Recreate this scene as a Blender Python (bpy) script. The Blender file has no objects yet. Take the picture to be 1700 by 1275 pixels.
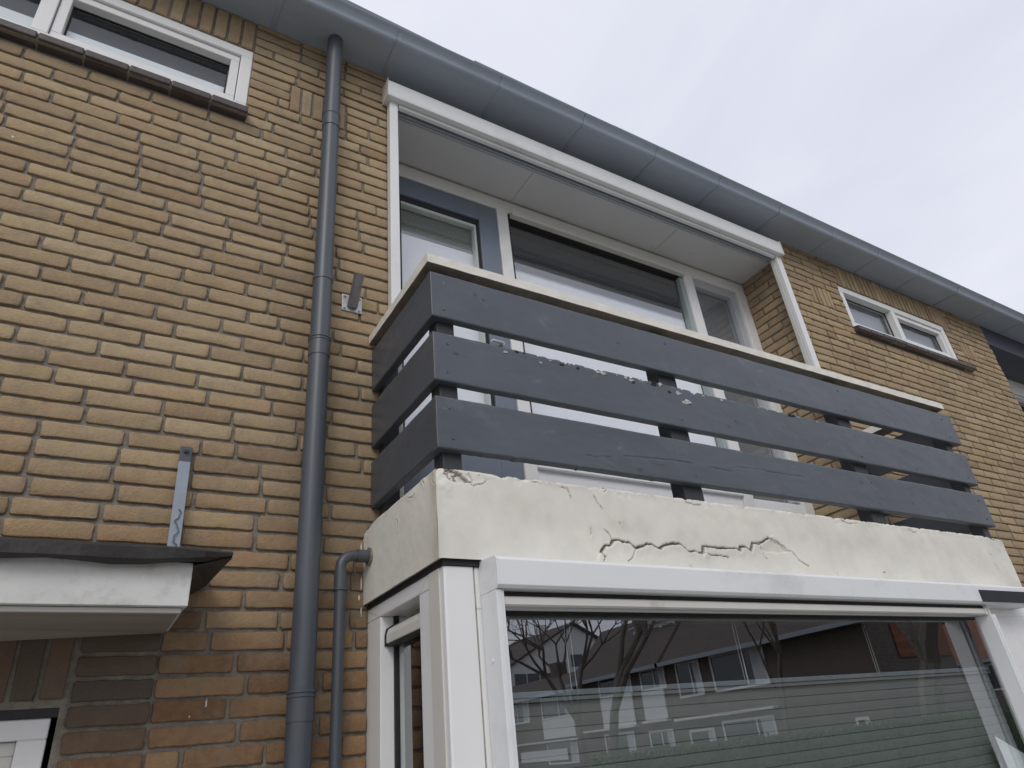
import bpy, bmesh, math, random
import numpy as np
from mathutils import Vector, Matrix
random.seed(7); rng = np.random.default_rng(11)
S = bpy.context.scene
C = S.collection

# ------------------------------------------------------------------ camera
cam_d = bpy.data.cameras.new("camera"); cam = bpy.data.objects.new("camera", cam_d); C.objects.link(cam)
R_ = ((0.8573308902772533, -0.5062968448139882, -0.09299058827544078),
      (0.17495716567957814, 0.456485916287225, -0.8723592140906068),
      (0.48412161153348743, 0.7316311318983172, 0.4799397379707229))
cam.matrix_world = Matrix(((R_[0][0], -R_[1][0], -R_[2][0], 0), (R_[0][1], -R_[1][1], -R_[2][1], -2.26),
                           (R_[0][2], -R_[1][2], -R_[2][2], 1.75), (0, 0, 0, 1)))
cam_d.sensor_width = 36; cam_d.lens = 36*1116.84/1700; cam_d.clip_start = .05; cam_d.clip_end = 900
S.camera = cam

# ------------------------------------------------------------------ world, sun, exposure
SUN_EL, SUN_AZ = math.radians(38), math.radians(212)      # azimuth clockwise from +Y
w = bpy.data.worlds.new("World"); S.world = w; w.use_nodes = True
nt = w.node_tree; nt.nodes.clear()
N = nt.nodes.new; L = nt.links.new
out = N('ShaderNodeOutputWorld'); bg = N('ShaderNodeBackground'); L(bg.outputs[0], out.inputs[0])
sky = N('ShaderNodeTexSky'); sky.sky_type = 'NISHITA'; sky.sun_disc = False
sky.sun_elevation = SUN_EL; sky.sun_rotation = SUN_AZ; sky.dust_density = 4; sky.air_density = 1.2
tc = N('ShaderNodeTexCoord'); mp = N('ShaderNodeMapping'); mp.inputs['Scale'].default_value = (1, 1, 2.2)
L(tc.outputs['Generated'], mp.inputs[0])
no = N('ShaderNodeTexNoise'); no.inputs['Scale'].default_value = 2.3; no.inputs['Detail'].default_value = 7
no.inputs['Roughness'].default_value = .52; no.inputs['Distortion'].default_value = .5; L(mp.outputs[0], no.inputs[0])
cr = N('ShaderNodeValToRGB'); cr.color_ramp.elements[0].position = .33; cr.color_ramp.elements[1].position = .66
cr.color_ramp.elements[0].color = (6.25, 6.5, 7.5, 1); cr.color_ramp.elements[1].color = (7.2, 7.4, 8.2, 1)
L(no.outputs['Fac'], cr.inputs[0])
mx = N('ShaderNodeMix'); mx.data_type = 'RGBA'; mx.inputs[0].default_value = .96
L(sky.outputs[0], mx.inputs[6]); L(cr.outputs[0], mx.inputs[7]); L(mx.outputs[2], bg.inputs[0])
bg.inputs[1].default_value = .1
sun_d = bpy.data.lights.new("sun", 'SUN'); sun_d.energy = .8; sun_d.angle = math.radians(24); sun_d.color = (1, .96, .9)
sun = bpy.data.objects.new("sun", sun_d); C.objects.link(sun)
sd = Vector((math.sin(SUN_AZ)*math.cos(SUN_EL), math.cos(SUN_AZ)*math.cos(SUN_EL), math.sin(SUN_EL)))
sun.rotation_euler = sd.to_track_quat('Z', 'Y').to_euler()
S.view_settings.view_transform = 'Standard'; S.view_settings.look = 'None'
S.view_settings.exposure = 0.22; S.view_settings.gamma = 1; S.view_settings.use_curve_mapping = False
S.render.engine = 'CYCLES'
S.cycles.max_bounces = 8; S.cycles.diffuse_bounces = 4; S.cycles.glossy_bounces = 4; S.cycles.transparent_max_bounces = 12

# ------------------------------------------------------------------ materials
def mat(name):
    m = bpy.data.materials.new(name); m.use_nodes = True
    return m, m.node_tree, m.node_tree.nodes['Principled BSDF']
def simple(name, col, rough=.5, var=.08, scale=6, bump=0.0, bscale=60, metal=0.0, spec=.5, streak=None, dirt=None, dscale=3, dthr=.55):
    """base colour with a slow tonal mottling, optional patches of dirt and a fine bump"""
    m, t, b = mat(name)
    co = t.nodes.new('ShaderNodeTexCoord'); n = t.nodes.new('ShaderNodeTexNoise')
    n.inputs['Scale'].default_value = scale; n.inputs['Detail'].default_value = 6; n.inputs['Roughness'].default_value = .6
    src = co.outputs['Object']
    if streak:
        mpn = t.nodes.new('ShaderNodeMapping'); mpn.inputs['Scale'].default_value = streak
        t.links.new(src, mpn.inputs[0]); src = mpn.outputs[0]
    t.links.new(src, n.inputs[0])
    r = t.nodes.new('ShaderNodeValToRGB'); r.color_ramp.elements[0].position = .3; r.color_ramp.elements[1].position = .7
    r.color_ramp.elements[0].color = tuple(c*(1-var) for c in col)+(1,); r.color_ramp.elements[1].color = tuple(min(1, c*(1+var)) for c in col)+(1,)
    t.links.new(n.outputs['Fac'], r.inputs[0]); last = r.outputs[0]
    if dirt:
        n2 = t.nodes.new('ShaderNodeTexNoise'); n2.inputs['Scale'].default_value = dscale; n2.inputs['Detail'].default_value = 9
        n2.inputs['Roughness'].default_value = .68; t.links.new(src, n2.inputs[0])
        r2 = t.nodes.new('ShaderNodeValToRGB'); r2.color_ramp.elements[0].position = dthr; r2.color_ramp.elements[1].position = dthr+.22
        r2.color_ramp.elements[0].color = (0, 0, 0, 1); r2.color_ramp.elements[1].color = (1, 1, 1, 1)
        t.links.new(n2.outputs['Fac'], r2.inputs[0])
        x = t.nodes.new('ShaderNodeMix'); x.data_type = 'RGBA'; t.links.new(r2.outputs[0], x.inputs[0])
        t.links.new(last, x.inputs[6]); x.inputs[7].default_value = dirt+(1,); last = x.outputs[2]
    t.links.new(last, b.inputs['Base Color'])
    b.inputs['Roughness'].default_value = rough; b.inputs['Metallic'].default_value = metal
    b.inputs['Specular IOR Level'].default_value = spec
    if bump:
        n3 = t.nodes.new('ShaderNodeTexNoise'); n3.inputs['Scale'].default_value = bscale; n3.inputs['Detail'].default_value = 5
        t.links.new(src, n3.inputs[0]); bp = t.nodes.new('ShaderNodeBump'); bp.inputs['Strength'].default_value = bump
        bp.inputs['Distance'].default_value = .004; t.links.new(n3.outputs['Fac'], bp.inputs['Height']); t.links.new(bp.outputs[0], b.inputs['Normal'])
    return m
def glass(name, tint=(.86, .9, .88), ior=.2, wav=.0):
    m = bpy.data.materials.new(name); m.use_nodes = True; t = m.node_tree; t.nodes.clear()
    o = t.nodes.new('ShaderNodeOutputMaterial'); tr = t.nodes.new('ShaderNodeBsdfTransparent'); g = t.nodes.new('ShaderNodeBsdfGlossy')
    tr.inputs[0].default_value = tint+(1,); g.inputs['Roughness'].default_value = 0.0; g.inputs[0].default_value = (.95, .97, 1, 1)
    ge = t.nodes.new('ShaderNodeNewGeometry'); dt = t.nodes.new('ShaderNodeVectorMath'); dt.operation = 'DOT_PRODUCT'
    t.links.new(ge.outputs['Incoming'], dt.inputs[0]); t.links.new(ge.outputs['Normal'], dt.inputs[1])
    def mth(op, a, b=None):
        n_ = t.nodes.new('ShaderNodeMath'); n_.operation = op
        for i_, q_ in enumerate((a, b)):
            if q_ is None: continue
            if isinstance(q_, (int, float)): n_.inputs[i_].default_value = q_
            else: t.links.new(q_, n_.inputs[i_])
        return n_.outputs[0]
    sch = mth('POWER', mth('SUBTRACT', 1.0, mth('ABSOLUTE', dt.outputs['Value'])), 5.0)     # Schlick, the same from both sides
    fac = mth('ADD', mth('MULTIPLY', sch, 1-ior), ior)
    mxs = t.nodes.new('ShaderNodeMixShader'); t.links.new(fac, mxs.inputs[0]); t.links.new(tr.outputs[0], mxs.inputs[1]); t.links.new(g.outputs[0], mxs.inputs[2])
    if wav:
        co = t.nodes.new('ShaderNodeTexCoord'); n = t.nodes.new('ShaderNodeTexNoise'); n.inputs['Scale'].default_value = 2.2; n.inputs['Detail'].default_value = 1
        t.links.new(co.outputs['Object'], n.inputs[0]); bp = t.nodes.new('ShaderNodeBump'); bp.inputs['Strength'].default_value = wav; bp.inputs['Distance'].default_value = .01
        t.links.new(n.outputs['Fac'], bp.inputs['Height']); t.links.new(bp.outputs[0], g.inputs['Normal'])
    t.links.new(mxs.outputs[0], o.inputs[0]); return m
def brick_material():
    m, t, b = mat('yellow_brick'); nn = t.nodes.new; ll = t.links.new
    a = nn('ShaderNodeAttribute'); a.attribute_name = 'tone'; sp = nn('ShaderNodeSeparateColor'); ll(a.outputs['Color'], sp.inputs[0])
    r = nn('ShaderNodeValToRGB'); e = r.color_ramp.elements
    e[0].position = 0; e[0].color = (.20, .143, .095, 1); e[1].position = 1; e[1].color = (.49, .395, .26, 1)
    for p, c in ((.25, (.295, .218, .142, 1)), (.55, (.385, .292, .185, 1)), (.8, (.44, .345, .218, 1))):
        q = e.new(p); q.color = c
    co = nn('ShaderNodeTexCoord'); n = nn('ShaderNodeTexNoise'); n.inputs['Scale'].default_value = 34; n.inputs['Detail'].default_value = 8; n.inputs['Roughness'].default_value = .7
    ll(co.outputs['Object'], n.inputs[0])
    ma = nn('ShaderNodeMath'); ma.operation = 'MULTIPLY_ADD'; ma.inputs[1].default_value = .75; ll(n.outputs['Fac'], ma.inputs[0])
    sub = nn('ShaderNodeMath'); sub.operation = 'SUBTRACT'; ll(sp.outputs[0], sub.inputs[0]); sub.inputs[1].default_value = .38; ll(sub.outputs[0], ma.inputs[2])
    ll(ma.outputs[0], r.inputs[0])
    # orange / pink hue shift by brick
    hue = nn('ShaderNodeMix'); hue.data_type = 'RGBA'; hue.blend_type = 'MULTIPLY'; ll(sp.outputs[1], hue.inputs[0]); ll(r.outputs[0], hue.inputs[6]); hue.inputs[7].default_value = (.96, .76, .60, 1)
    # grey mottling (lichen, soot)
    n2 = nn('ShaderNodeTexNoise'); n2.inputs['Scale'].default_value = 9; n2.inputs['Detail'].default_value = 9; n2.inputs['Roughness'].default_value = .72; ll(co.outputs['Object'], n2.inputs[0])
    r2 = nn('ShaderNodeValToRGB'); r2.color_ramp.elements[0].position = .50; r2.color_ramp.elements[1].position = .72
    r2.color_ramp.elements[0].color = (0, 0, 0, 1); r2.color_ramp.elements[1].color = (.75, .75, .75, 1); ll(n2.outputs['Fac'], r2.inputs[0])
    g = nn('ShaderNodeMix'); g.data_type = 'RGBA'; ll(r2.outputs[0], g.inputs[0]); ll(hue.outputs[2], g.inputs[6]); g.inputs[7].default_value = (.26, .215, .15, 1)
    n7 = nn('ShaderNodeTexNoise'); n7.inputs['Scale'].default_value = 17; n7.inputs['Detail'].default_value = 5; n7.inputs['Roughness'].default_value = .65; ll(co.outputs['Object'], n7.inputs[0])
    r7 = nn('ShaderNodeValToRGB'); q7 = r7.color_ramp.elements; q7[0].position = .32; q7[0].color = (1.05, .94, .96, 1); q7[1].position = .68; q7[1].color = (1.06, 1.04, .86, 1); ll(n7.outputs['Color'], r7.inputs[0])
    h7 = q7.new(.5); h7.color = (1, 1, 1, 1)
    pk = nn('ShaderNodeMix'); pk.data_type = 'RGBA'; pk.blend_type = 'MULTIPLY'; pk.inputs[0].default_value = 1; ll(hue.outputs[2], pk.inputs[6]); ll(r7.outputs[0], pk.inputs[7]); ll(pk.outputs[2], g.inputs[6])
    # per-brick darkening: grime and painted canopy shade, darker toward the wall top
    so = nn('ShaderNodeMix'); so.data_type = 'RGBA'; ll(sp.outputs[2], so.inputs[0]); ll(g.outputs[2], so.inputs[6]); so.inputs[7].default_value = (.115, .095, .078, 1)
    # dark specks / pits
    v = nn('ShaderNodeTexVoronoi'); v.inputs['Scale'].default_value = 55; ll(co.outputs['Object'], v.inputs[0])
    r3 = nn('ShaderNodeValToRGB'); r3.color_ramp.elements[0].position = .045; r3.color_ramp.elements[1].position = .10
    r3.color_ramp.elements[0].color = (.45, .42, .4, 1); r3.color_ramp.elements[1].color = (1, 1, 1, 1); ll(v.outputs['Distance'], r3.inputs[0])
    mu = nn('ShaderNodeMix'); mu.data_type = 'RGBA'; mu.blend_type = 'MULTIPLY'; mu.inputs[0].default_value = .8; ll(so.outputs[2], mu.inputs[6]); ll(r3.outputs[0], mu.inputs[7])
    ll(mu.outputs[2], b.inputs['Base Color']); b.inputs['Roughness'].default_value = .9; b.inputs['Specular IOR Level'].default_value = .25
    n4 = nn('ShaderNodeTexNoise'); n4.inputs['Scale'].default_value = 95; n4.inputs['Detail'].default_value = 6; n4.inputs['Roughness'].default_value = .7; ll(co.outputs['Object'], n4.inputs[0])
    bp = nn('ShaderNodeBump'); bp.inputs['Strength'].default_value = .9; bp.inputs['Distance'].default_value = .005; ll(n4.outputs['Fac'], bp.inputs['Height']); ll(bp.outputs[0], b.inputs['Normal'])
    return m
def plaster_material():
    m, t, b = mat('cracked_cream_paint'); nn = t.nodes.new; ll = t.links.new
    co = nn('ShaderNodeTexCoord'); n = nn('ShaderNodeTexNoise'); n.inputs['Scale'].default_value = 5; n.inputs['Detail'].default_value = 8; n.inputs['Roughness'].default_value = .62; ll(co.outputs['Object'], n.inputs[0])
    r = nn('ShaderNodeValToRGB'); r.color_ramp.elements[0].position = .3; r.color_ramp.elements[1].position = .65
    r.color_ramp.elements[0].color = (.67, .65, .59, 1); r.color_ramp.elements[1].color = (.80, .775, .69, 1); ll(n.outputs['Fac'], r.inputs[0])
    a = nn('ShaderNodeAttribute'); a.attribute_name = 'tone'; sp = nn('ShaderNodeSeparateColor'); ll(a.outputs['Color'], sp.inputs[0])
    nf = nn('ShaderNodeTexNoise'); nf.inputs['Scale'].default_value = 60; nf.inputs['Detail'].default_value = 6; nf.inputs['Roughness'].default_value = .8; ll(co.outputs['Object'], nf.inputs[0])
    # green-black grime (G channel), broken up by the fine noise
    gm = nn('ShaderNodeMath'); gm.operation = 'MULTIPLY'; ll(sp.outputs[1], gm.inputs[0])
    rr = nn('ShaderNodeValToRGB'); rr.color_ramp.elements[0].position = .40; rr.color_ramp.elements[1].position = .62; ll(nf.outputs['Fac'], rr.inputs[0]); ll(rr.outputs[0], gm.inputs[1])
    g = nn('ShaderNodeMix'); g.data_type = 'RGBA'; ll(gm.outputs[0], g.inputs[0]); ll(r.outputs[0], g.inputs[6]); g.inputs[7].default_value = (.17, .15, .10, 1)
    st = nn('ShaderNodeMix'); st.data_type = 'RGBA'; ll(sp.outputs[2], st.inputs[0]); ll(g.outputs[2], st.inputs[6]); st.inputs[7].default_value = (.40, .35, .275, 1)
    c = nn('ShaderNodeMix'); c.data_type = 'RGBA'; ll(sp.outputs[0], c.inputs[0]); ll(st.outputs[2], c.inputs[6])
    cc = nn('ShaderNodeMix'); cc.data_type = 'RGBA'; ll(nf.outputs['Fac'], cc.inputs[0]); cc.inputs[6].default_value = (.05, .043, .035, 1); cc.inputs[7].default_value = (.26, .215, .14, 1); ll(cc.outputs[2], c.inputs[7])
    v = nn('ShaderNodeTexVoronoi'); v.inputs['Scale'].default_value = 11; ll(co.outputs['Object'], v.inputs[0])
    r3 = nn('ShaderNodeValToRGB'); r3.color_ramp.elements[0].position = .018; r3.color_ramp.elements[1].position = .04
    r3.color_ramp.elements[0].color = (.4, .36, .3, 1); r3.color_ramp.elements[1].color = (1, 1, 1, 1); ll(v.outputs['Distance'], r3.inputs[0])
    mu = nn('ShaderNodeMix'); mu.data_type = 'RGBA'; mu.blend_type = 'MULTIPLY'; mu.inputs[0].default_value = .9; ll(c.outputs[2], mu.inputs[6]); ll(r3.outputs[0], mu.inputs[7])
    ll(mu.outputs[2], b.inputs['Base Color']); b.inputs['Roughness'].default_value = .62
    n4 = nn('ShaderNodeTexNoise'); n4.inputs['Scale'].default_value = 26; n4.inputs['Detail'].default_value = 7; ll(co.outputs['Object'], n4.inputs[0])
    bp = nn('ShaderNodeBump'); bp.inputs['Strength'].default_value = .35; bp.inputs['Distance'].default_value = .004; ll(n4.outputs['Fac'], bp.inputs['Height']); ll(bp.outputs[0], b.inputs['Normal'])
    return m
def tiled_brick(name, c1, c2, mortar, sx=4.5, sz=16):
    """brick or roof-tile pattern for the houses across the street"""
    m, t, b = mat(name); nn = t.nodes.new; ll = t.links.new
    co = nn('ShaderNodeTexCoord'); mpn = nn('ShaderNodeMapping'); ll(co.outputs['Object'], mpn.inputs[0]); mpn.inputs['Rotation'].default_value = (math.radians(90), 0, 0)
    bt = nn('ShaderNodeTexBrick'); ll(mpn.outputs[0], bt.inputs[0]); bt.inputs['Scale'].default_value = 1
    bt.inputs['Brick Width'].default_value = 1/sx; bt.inputs['Row Height'].default_value = 1/sz; bt.inputs['Mortar Size'].default_value = .006
    bt.inputs['Color1'].default_value = c1+(1,); bt.inputs['Color2'].default_value = c2+(1,); bt.inputs['Mortar'].default_value = mortar+(1,)
    ll(bt.outputs[0], b.inputs['Base Color']); b.inputs['Roughness'].default_value = .85
    return m
M = {}
M['brick'] = brick_material()
M['mortar'] = simple('grey_mortar', (.225, .20, .165), .95, .25, 40, .9, 160, dirt=(.12, .11, .09), dscale=6)
M['plaster'] = plaster_material()
M['white'] = simple('white_upvc', (.80, .80, .79), .32, .02, 3, dirt=(.60, .61, .60), dscale=2.2, dthr=.58)
M['white_al'] = simple('white_lacquered_aluminium', (.77, .78, .78), .38, .03, 2, .05, 90, dirt=(.60, .60, .59), dscale=3, dthr=.54)
M['cream'] = simple('cream_lacquer', (.66, .65, .60), .4, .04, 5, dirt=(.42, .40, .35), dscale=7, dthr=.62)
M['grime'] = simple('grimy_sealant', (.36, .34, .29), .8, .3, 30, .4, 80)
M['black'] = simple('black_rubber', (.018, .018, .02), .6, .2, 20)
M['greypaint'] = simple('anthracite_board_paint', (.086, .098, .115), .38, .10, 2.2, .12, 22, streak=(1, 1, 1.6), dirt=(.118, .132, .150), dscale=2.6, dthr=.55)
def board_paint():
    m = simple('anthracite_board_paint', (.080, .091, .107), .38, .13, 2.6, .14, 22, streak=(1, 1, 1.6), dirt=(.125, .140, .158), dscale=4.2, dthr=.57); t = m.node_tree; b = t.nodes['Principled BSDF']
    src_ = b.inputs['Base Color'].links[0].from_socket
    a = t.nodes.new('ShaderNodeAttribute'); a.attribute_name = 'tone'; sp = t.nodes.new('ShaderNodeSeparateColor'); t.links.new(a.outputs['Color'], sp.inputs[0])
    x = t.nodes.new('ShaderNodeMix'); x.data_type = 'RGBA'; t.links.new(sp.outputs[1], x.inputs[0]); t.links.new(src_, x.inputs[6]); x.inputs[7].default_value = (.24, .26, .28, 1)
    y = t.nodes.new('ShaderNodeMix'); y.data_type = 'RGBA'; t.links.new(sp.outputs[0], y.inputs[0]); t.links.new(x.outputs[2], y.inputs[6]); y.inputs[7].default_value = (.018, .016, .015, 1)
    t.links.new(y.outputs[2], b.inputs['Base Color']); return m
M['board'] = board_paint()
M['darkpaint'] = simple('dark_post_paint', (.035, .037, .042), .5, .2, 8, .2, 50)
M['pipe'] = simple('grey_pvc_pipe', (.072, .083, .097), .38, .09, 5, .05, 60, streak=(1, 1, .15), dirt=(.10, .108, .118), dscale=9, dthr=.6)
M['zinc'] = simple('grey_blue_zinc', (.35, .40, .475), .5, .10, 2.2, .10, 20, metal=.0, streak=(.6, 3, 1), dirt=(.33, .375, .44), dscale=3.5, dthr=.52)
M['coping'] = simple('stone_coping', (.76, .73, .66), .8, .08, 14, .5, 120, dirt=(.50, .45, .37), dscale=6, dthr=.62)
M['coping_under'] = simple('dark_coping_underside', (.20, .17, .135), .9, .3, 9, .5, 70)  # coping underside, darker and browner than its other faces
M['ceiling'] = simple('off_white_ceiling_board', (.60, .605, .615), .6, .05, 1.6, .05, 40, dirt=(.47, .47, .47), dscale=2.6, dthr=.6)
M['doorblue'] = simple('grey_blue_door_paint', (.165, .195, .245), .35, .05, 3)
M['glass'] = glass('window_glass', (.9, .94, .92), .30, wav=.02)
M['glass_clear'] = glass('loggia_glass', (.96, .97, .97), .22)
M['glass_small'] = glass('small_window_glass', (.9, .93, .93), .09)
M['frost'] = simple('frosted_pane', (.24, .26, .285), .25, .12, 4, spec=.6)
M['dark_room'] = simple('dim_interior', (.055, .06, .062), .9, .2, 2)
M['room'] = simple('interior_plaster', (.30, .31, .30), .9, .08, 2)
M['black_fabric'] = simple('black_blind_fabric', (.028, .030, .033), .75, .25, 2, .2, 200, streak=(.3, 1, 14))
M['sill'] = simple('brown_glazed_sill_tile', (.078, .060, .061), .4, .25, 12, .3, 60, dirt=(.04, .032, .034), dscale=8, dthr=.5)
M['net'] = simple('white_net_fabric', (.86, .87, .90), .8, .03, 6, streak=(1, 1, 12))
M['slat_blind'] = simple('pale_green_slats', (.42, .47, .42), .5, .05, 5)
M['pleat'] = simple('sage_pleated_fabric', (.225, .240, .236), .8, .06, 7, .1, 120)
M['cord'] = simple('white_cord', (.8, .8, .78), .6, .02, 5)
M['curtain'] = simple('pale_grey_curtain', (.50, .52, .54), .85, .06, 3)
M['bitumen'] = simple('black_bitumen_roofing', (.030, .027, .025), .62, .3, 10, .6, 70, dirt=(.06, .052, .045), dscale=6, dthr=.55)
M['fascia'] = simple('weathered_white_fascia', (.64, .635, .61), .65, .07, 13, .2, 60, dirt=(.42, .41, .39), dscale=11, dthr=.50)
M['soffit_wood'] = simple('stained_soffit_board', (.33, .285, .245), .75, .16, 3, .2, 40, streak=(.6, 9, 4), dirt=(.22, .18, .15), dscale=3, dthr=.56)
M['strap'] = simple('galvanised_painted_strap', (.27, .31, .36), .4, .1, 20, .2, 60, dirt=(.07, .08, .095), dscale=14, dthr=.60)
M['steel'] = simple('galvanised_steel', (.52, .54, .56), .45, .15, 30, .2, 80, metal=.35)
M['steel_dark'] = simple('weathered_galvanised_tube', (.22, .21, .21), .5, .2, 25, .3, 90, metal=.35)
M['solar'] = simple('blue_black_solar_glass', (.10, .13, .18), .22, .1, 4)
M['solar_strip'] = simple('small_solar_strip', (.012, .012, .02), .6, .4, 30)
M['roof'] = simple('dark_roof_tile', (.05, .045, .045), .7, .3, 8, .4, 30)
M['chip_white'] = simple('bare_white_undercoat', (.55, .54, .52), .8, .3, 60)
M['chip_dark'] = simple('flaked_dark_wood', (.03, .028, .026), .8, .3, 60)
M['neigh'] = simple('dark_blue_grey_boards', (.055, .065, .088), .6, .1, 2)
M['asphalt'] = simple('asphalt', (.05, .05, .052), .9, .2, 5, .4, 90)
M['paving'] = simple('concrete_paving', (.36, .35, .335), .9, .15, 4, .3, 60)
M['soil'] = simple('garden_soil', (.22, .20, .16), .95, .2, 3)
M['grass'] = simple('lawn_ground', (.07, .11, .035), .95, .3, 6)
M['bark'] = simple('grey_brown_bark', (.13, .115, .095), .9, .3, 8, .8, 30)
M['leaf'] = simple('hedge_leaf', (.055, .105, .030), .6, .5, 9)
M['redwall'] = tiled_brick('red_brown_brick', (.13, .092, .078), (.10, .075, .066), (.14, .13, .12))
M['browntile'] = tiled_brick('brown_roof_tiles', (.12, .095, .085), (.095, .078, .07), (.04, .036, .033), 4, 5)
M['redtile'] = tiled_brick('orange_roof_tiles', (.27, .10, .055), (.16, .07, .045), (.06, .035, .03), 4, 5)
M['whitewall'] = simple('white_boarding', (.70, .71, .71), .6, .05, 3)
M['dusk_glass'] = simple('dark_window_glass', (.03, .035, .04), .05, .4, 3, spec=.8)
M['lamp'] = simple('pale_lamp_shade', (.62, .60, .55), .7, .04, 5)

# ------------------------------------------------------------------ builders
class MB:
    def __init__(s): s.v = []; s.f = []; s.m = []
    def quad(s, a, b, c, d, mi=0):
        n = len(s.v); s.v += [a, b, c, d]; s.f.append((n, n+1, n+2, n+3)); s.m.append(mi); return s
    def poly(s, pts, mi=0):
        n = len(s.v); s.v += list(pts); s.f.append(tuple(range(n, n+len(pts)))); s.m.append(mi); return s
    def box(s, x0, x1, y0, y1, z0, z1, mi=0):
        n = len(s.v)
        s.v += [(x0, y0, z0), (x1, y0, z0), (x1, y1, z0), (x0, y1, z0), (x0, y0, z1), (x1, y0, z1), (x1, y1, z1), (x0, y1, z1)]
        s.f += [(n, n+3, n+2, n+1), (n+4, n+5, n+6, n+7), (n, n+1, n+5, n+4), (n+1, n+2, n+6, n+5), (n+2, n+3, n+7, n+6), (n+3, n, n+4, n+7)]; s.m += [mi]*6
        return s
    def prism(s, prof, x0, x1, axis='x', mi=0):
        """closed profile (list of 2-D points) extruded along an axis; for 'x' the profile is (y,z)"""
        n = len(s.v); k = len(prof)
        for t in (x0, x1):
            for a, b in prof:
                s.v.append((t, a, b) if axis == 'x' else ((a, t, b) if axis == 'y' else (a, b, t)))
        for i in range(k):
            j = (i+1) % k; s.f.append((n+i, n+j, n+k+j, n+k+i)); s.m.append(mi)
        s.f.append(tuple(range(n+k-1, n-1, -1))); s.f.append(tuple(range(n+k, n+2*k))); s.m += [mi, mi]
        return s
    def tube(s, pts, r, seg=20, cap=True, mi=0):
        pts = [Vector(p) for p in pts]; n0 = len(s.v); rr = r if isinstance(r, (list, tuple)) else [r]*len(pts)
        up = None
        for i, p in enumerate(pts):
            d = (pts[min(i+1, len(pts)-1)]-pts[max(i-1, 0)]).normalized()
            if up is None: up = d.orthogonal().normalized()
            up = (up-d*up.dot(d)).normalized(); sd_ = d.cross(up)
            for k in range(seg):
                a = 2*math.pi*k/seg; s.v.append(tuple(p+(up*math.cos(a)+sd_*math.sin(a))*rr[i]))
        for i in range(len(pts)-1):
            for k in range(seg):
                a = n0+i*seg+k; b = n0+i*seg+(k+1) % seg; s.f.append((a, b, b+seg, a+seg)); s.m.append(mi)
        if cap:
            s.f.append(tuple(n0+k for k in range(seg))[::-1]); s.f.append(tuple(n0+(len(pts)-1)*seg+k for k in range(seg))); s.m += [mi, mi]
        return s
    def build(s, name, mats, parent=None, bevel=0, smooth=False, seg=2):
        me = bpy.data.meshes.new(name); me.from_pydata([tuple(v) for v in s.v], [], s.f); me.update()
        if not isinstance(mats, (list, tuple)): mats = [mats]
        for m in mats: me.materials.append(m)
        me.polygons.foreach_set('material_index', s.m)
        if len(s.f) > 1:
          bm = bmesh.new(); bm.from_mesh(me); bmesh.ops.recalc_face_normals(bm, faces=bm.faces); bm.to_mesh(me); bm.free()
        if smooth:
            me.polygons.foreach_set('use_smooth', [True]*len(me.polygons)); me.set_sharp_from_angle(angle=math.radians(38))
        o = bpy.data.objects.new(name, me); C.objects.link(o)
        if parent: o.parent = parent
        if bevel:
            b = o.modifiers.new('bevel', 'BEVEL'); b.width = bevel; b.segments = seg; b.limit_method = 'ANGLE'; b.angle_limit = math.radians(40)
        return o
def box(name, x0, x1, y0, y1, z0, z1, m, parent=None, bevel=.002): return MB().box(x0, x1, y0, y1, z0, z1).build(name, m, parent, bevel)
def tag(o, label=None, cat=None, group=None, kind=None):
    if label: o['label'] = label
    if cat: o['category'] = cat
    if group: o['group'] = group
    if kind: o['kind'] = kind
    return o
def empty(name, label, cat, group=None, loc=(0, 0, 0)):
    o = bpy.data.objects.new(name, None); C.objects.link(o); o.location = loc; o.empty_display_size = .2
    tag(o, label, cat, group); return o
def np_mesh(name, V, F, m, parent=None, tone=None, smooth=None, M2=None):
    me = bpy.data.meshes.new(name); V = np.asarray(V, np.float32); F = np.asarray(F, np.int32)
    me.vertices.add(len(V)); me.vertices.foreach_set('co', V.ravel())
    me.loops.add(F.size); me.loops.foreach_set('vertex_index', F.ravel())
    me.polygons.add(len(F)); me.polygons.foreach_set('loop_start', np.arange(0, F.size, 4, dtype=np.int32))
    if smooth is not None: me.polygons.foreach_set('use_smooth', smooth)
    me.update(calc_edges=True); me.validate()
    for x in (m if isinstance(m, (list, tuple)) else [m]): me.materials.append(x)
    if M2 is not None: me.polygons.foreach_set('material_index', M2)
    if tone is not None:
        a = me.color_attributes.new('tone', 'FLOAT_COLOR', 'POINT'); t = np.ones((len(V), 4), np.float32); t[:, :3] = tone; a.data.foreach_set('color', t.ravel())
    o = bpy.data.objects.new(name, me); C.objects.link(o)
    if parent: o.parent = parent
    return o

# ------------------------------------------------------------------ brickwork
PITCH, Z0 = .0615, 3.146                        # course height and a bed line
zc = lambda k: Z0+PITCH*k
NU, NW = 11, 5
gu, gw = np.meshgrid(np.array([0, .016, .10, .22, .36, .5, .64, .78, .90, .984, 1]), np.array([0, .075, .5, .925, 1])); gu = gu.ravel(); gw = gw.ravel()
quads = [(r*NU+c, r*NU+c+1, (r+1)*NU+c+1, (r+1)*NU+c) for r in range(NW-1) for c in range(NU-1)]
ringi = [c for c in range(NU)]+[r*NU+NU-1 for r in range(1, NW)]+[(NW-1)*NU+c for c in range(NU-2, -1, -1)]+[r*NU for r in range(NW-2, 0, -1)]
NB = NU*NW; NR = len(ringi)
skirt = [(ringi[(i+1) % NR], ringi[i], NB+i, NB+(i+1) % NR) for i in range(NR)]
Fb = np.array(quads+skirt); SM = np.array([True]*len(quads)+[False]*len(skirt))
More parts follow.
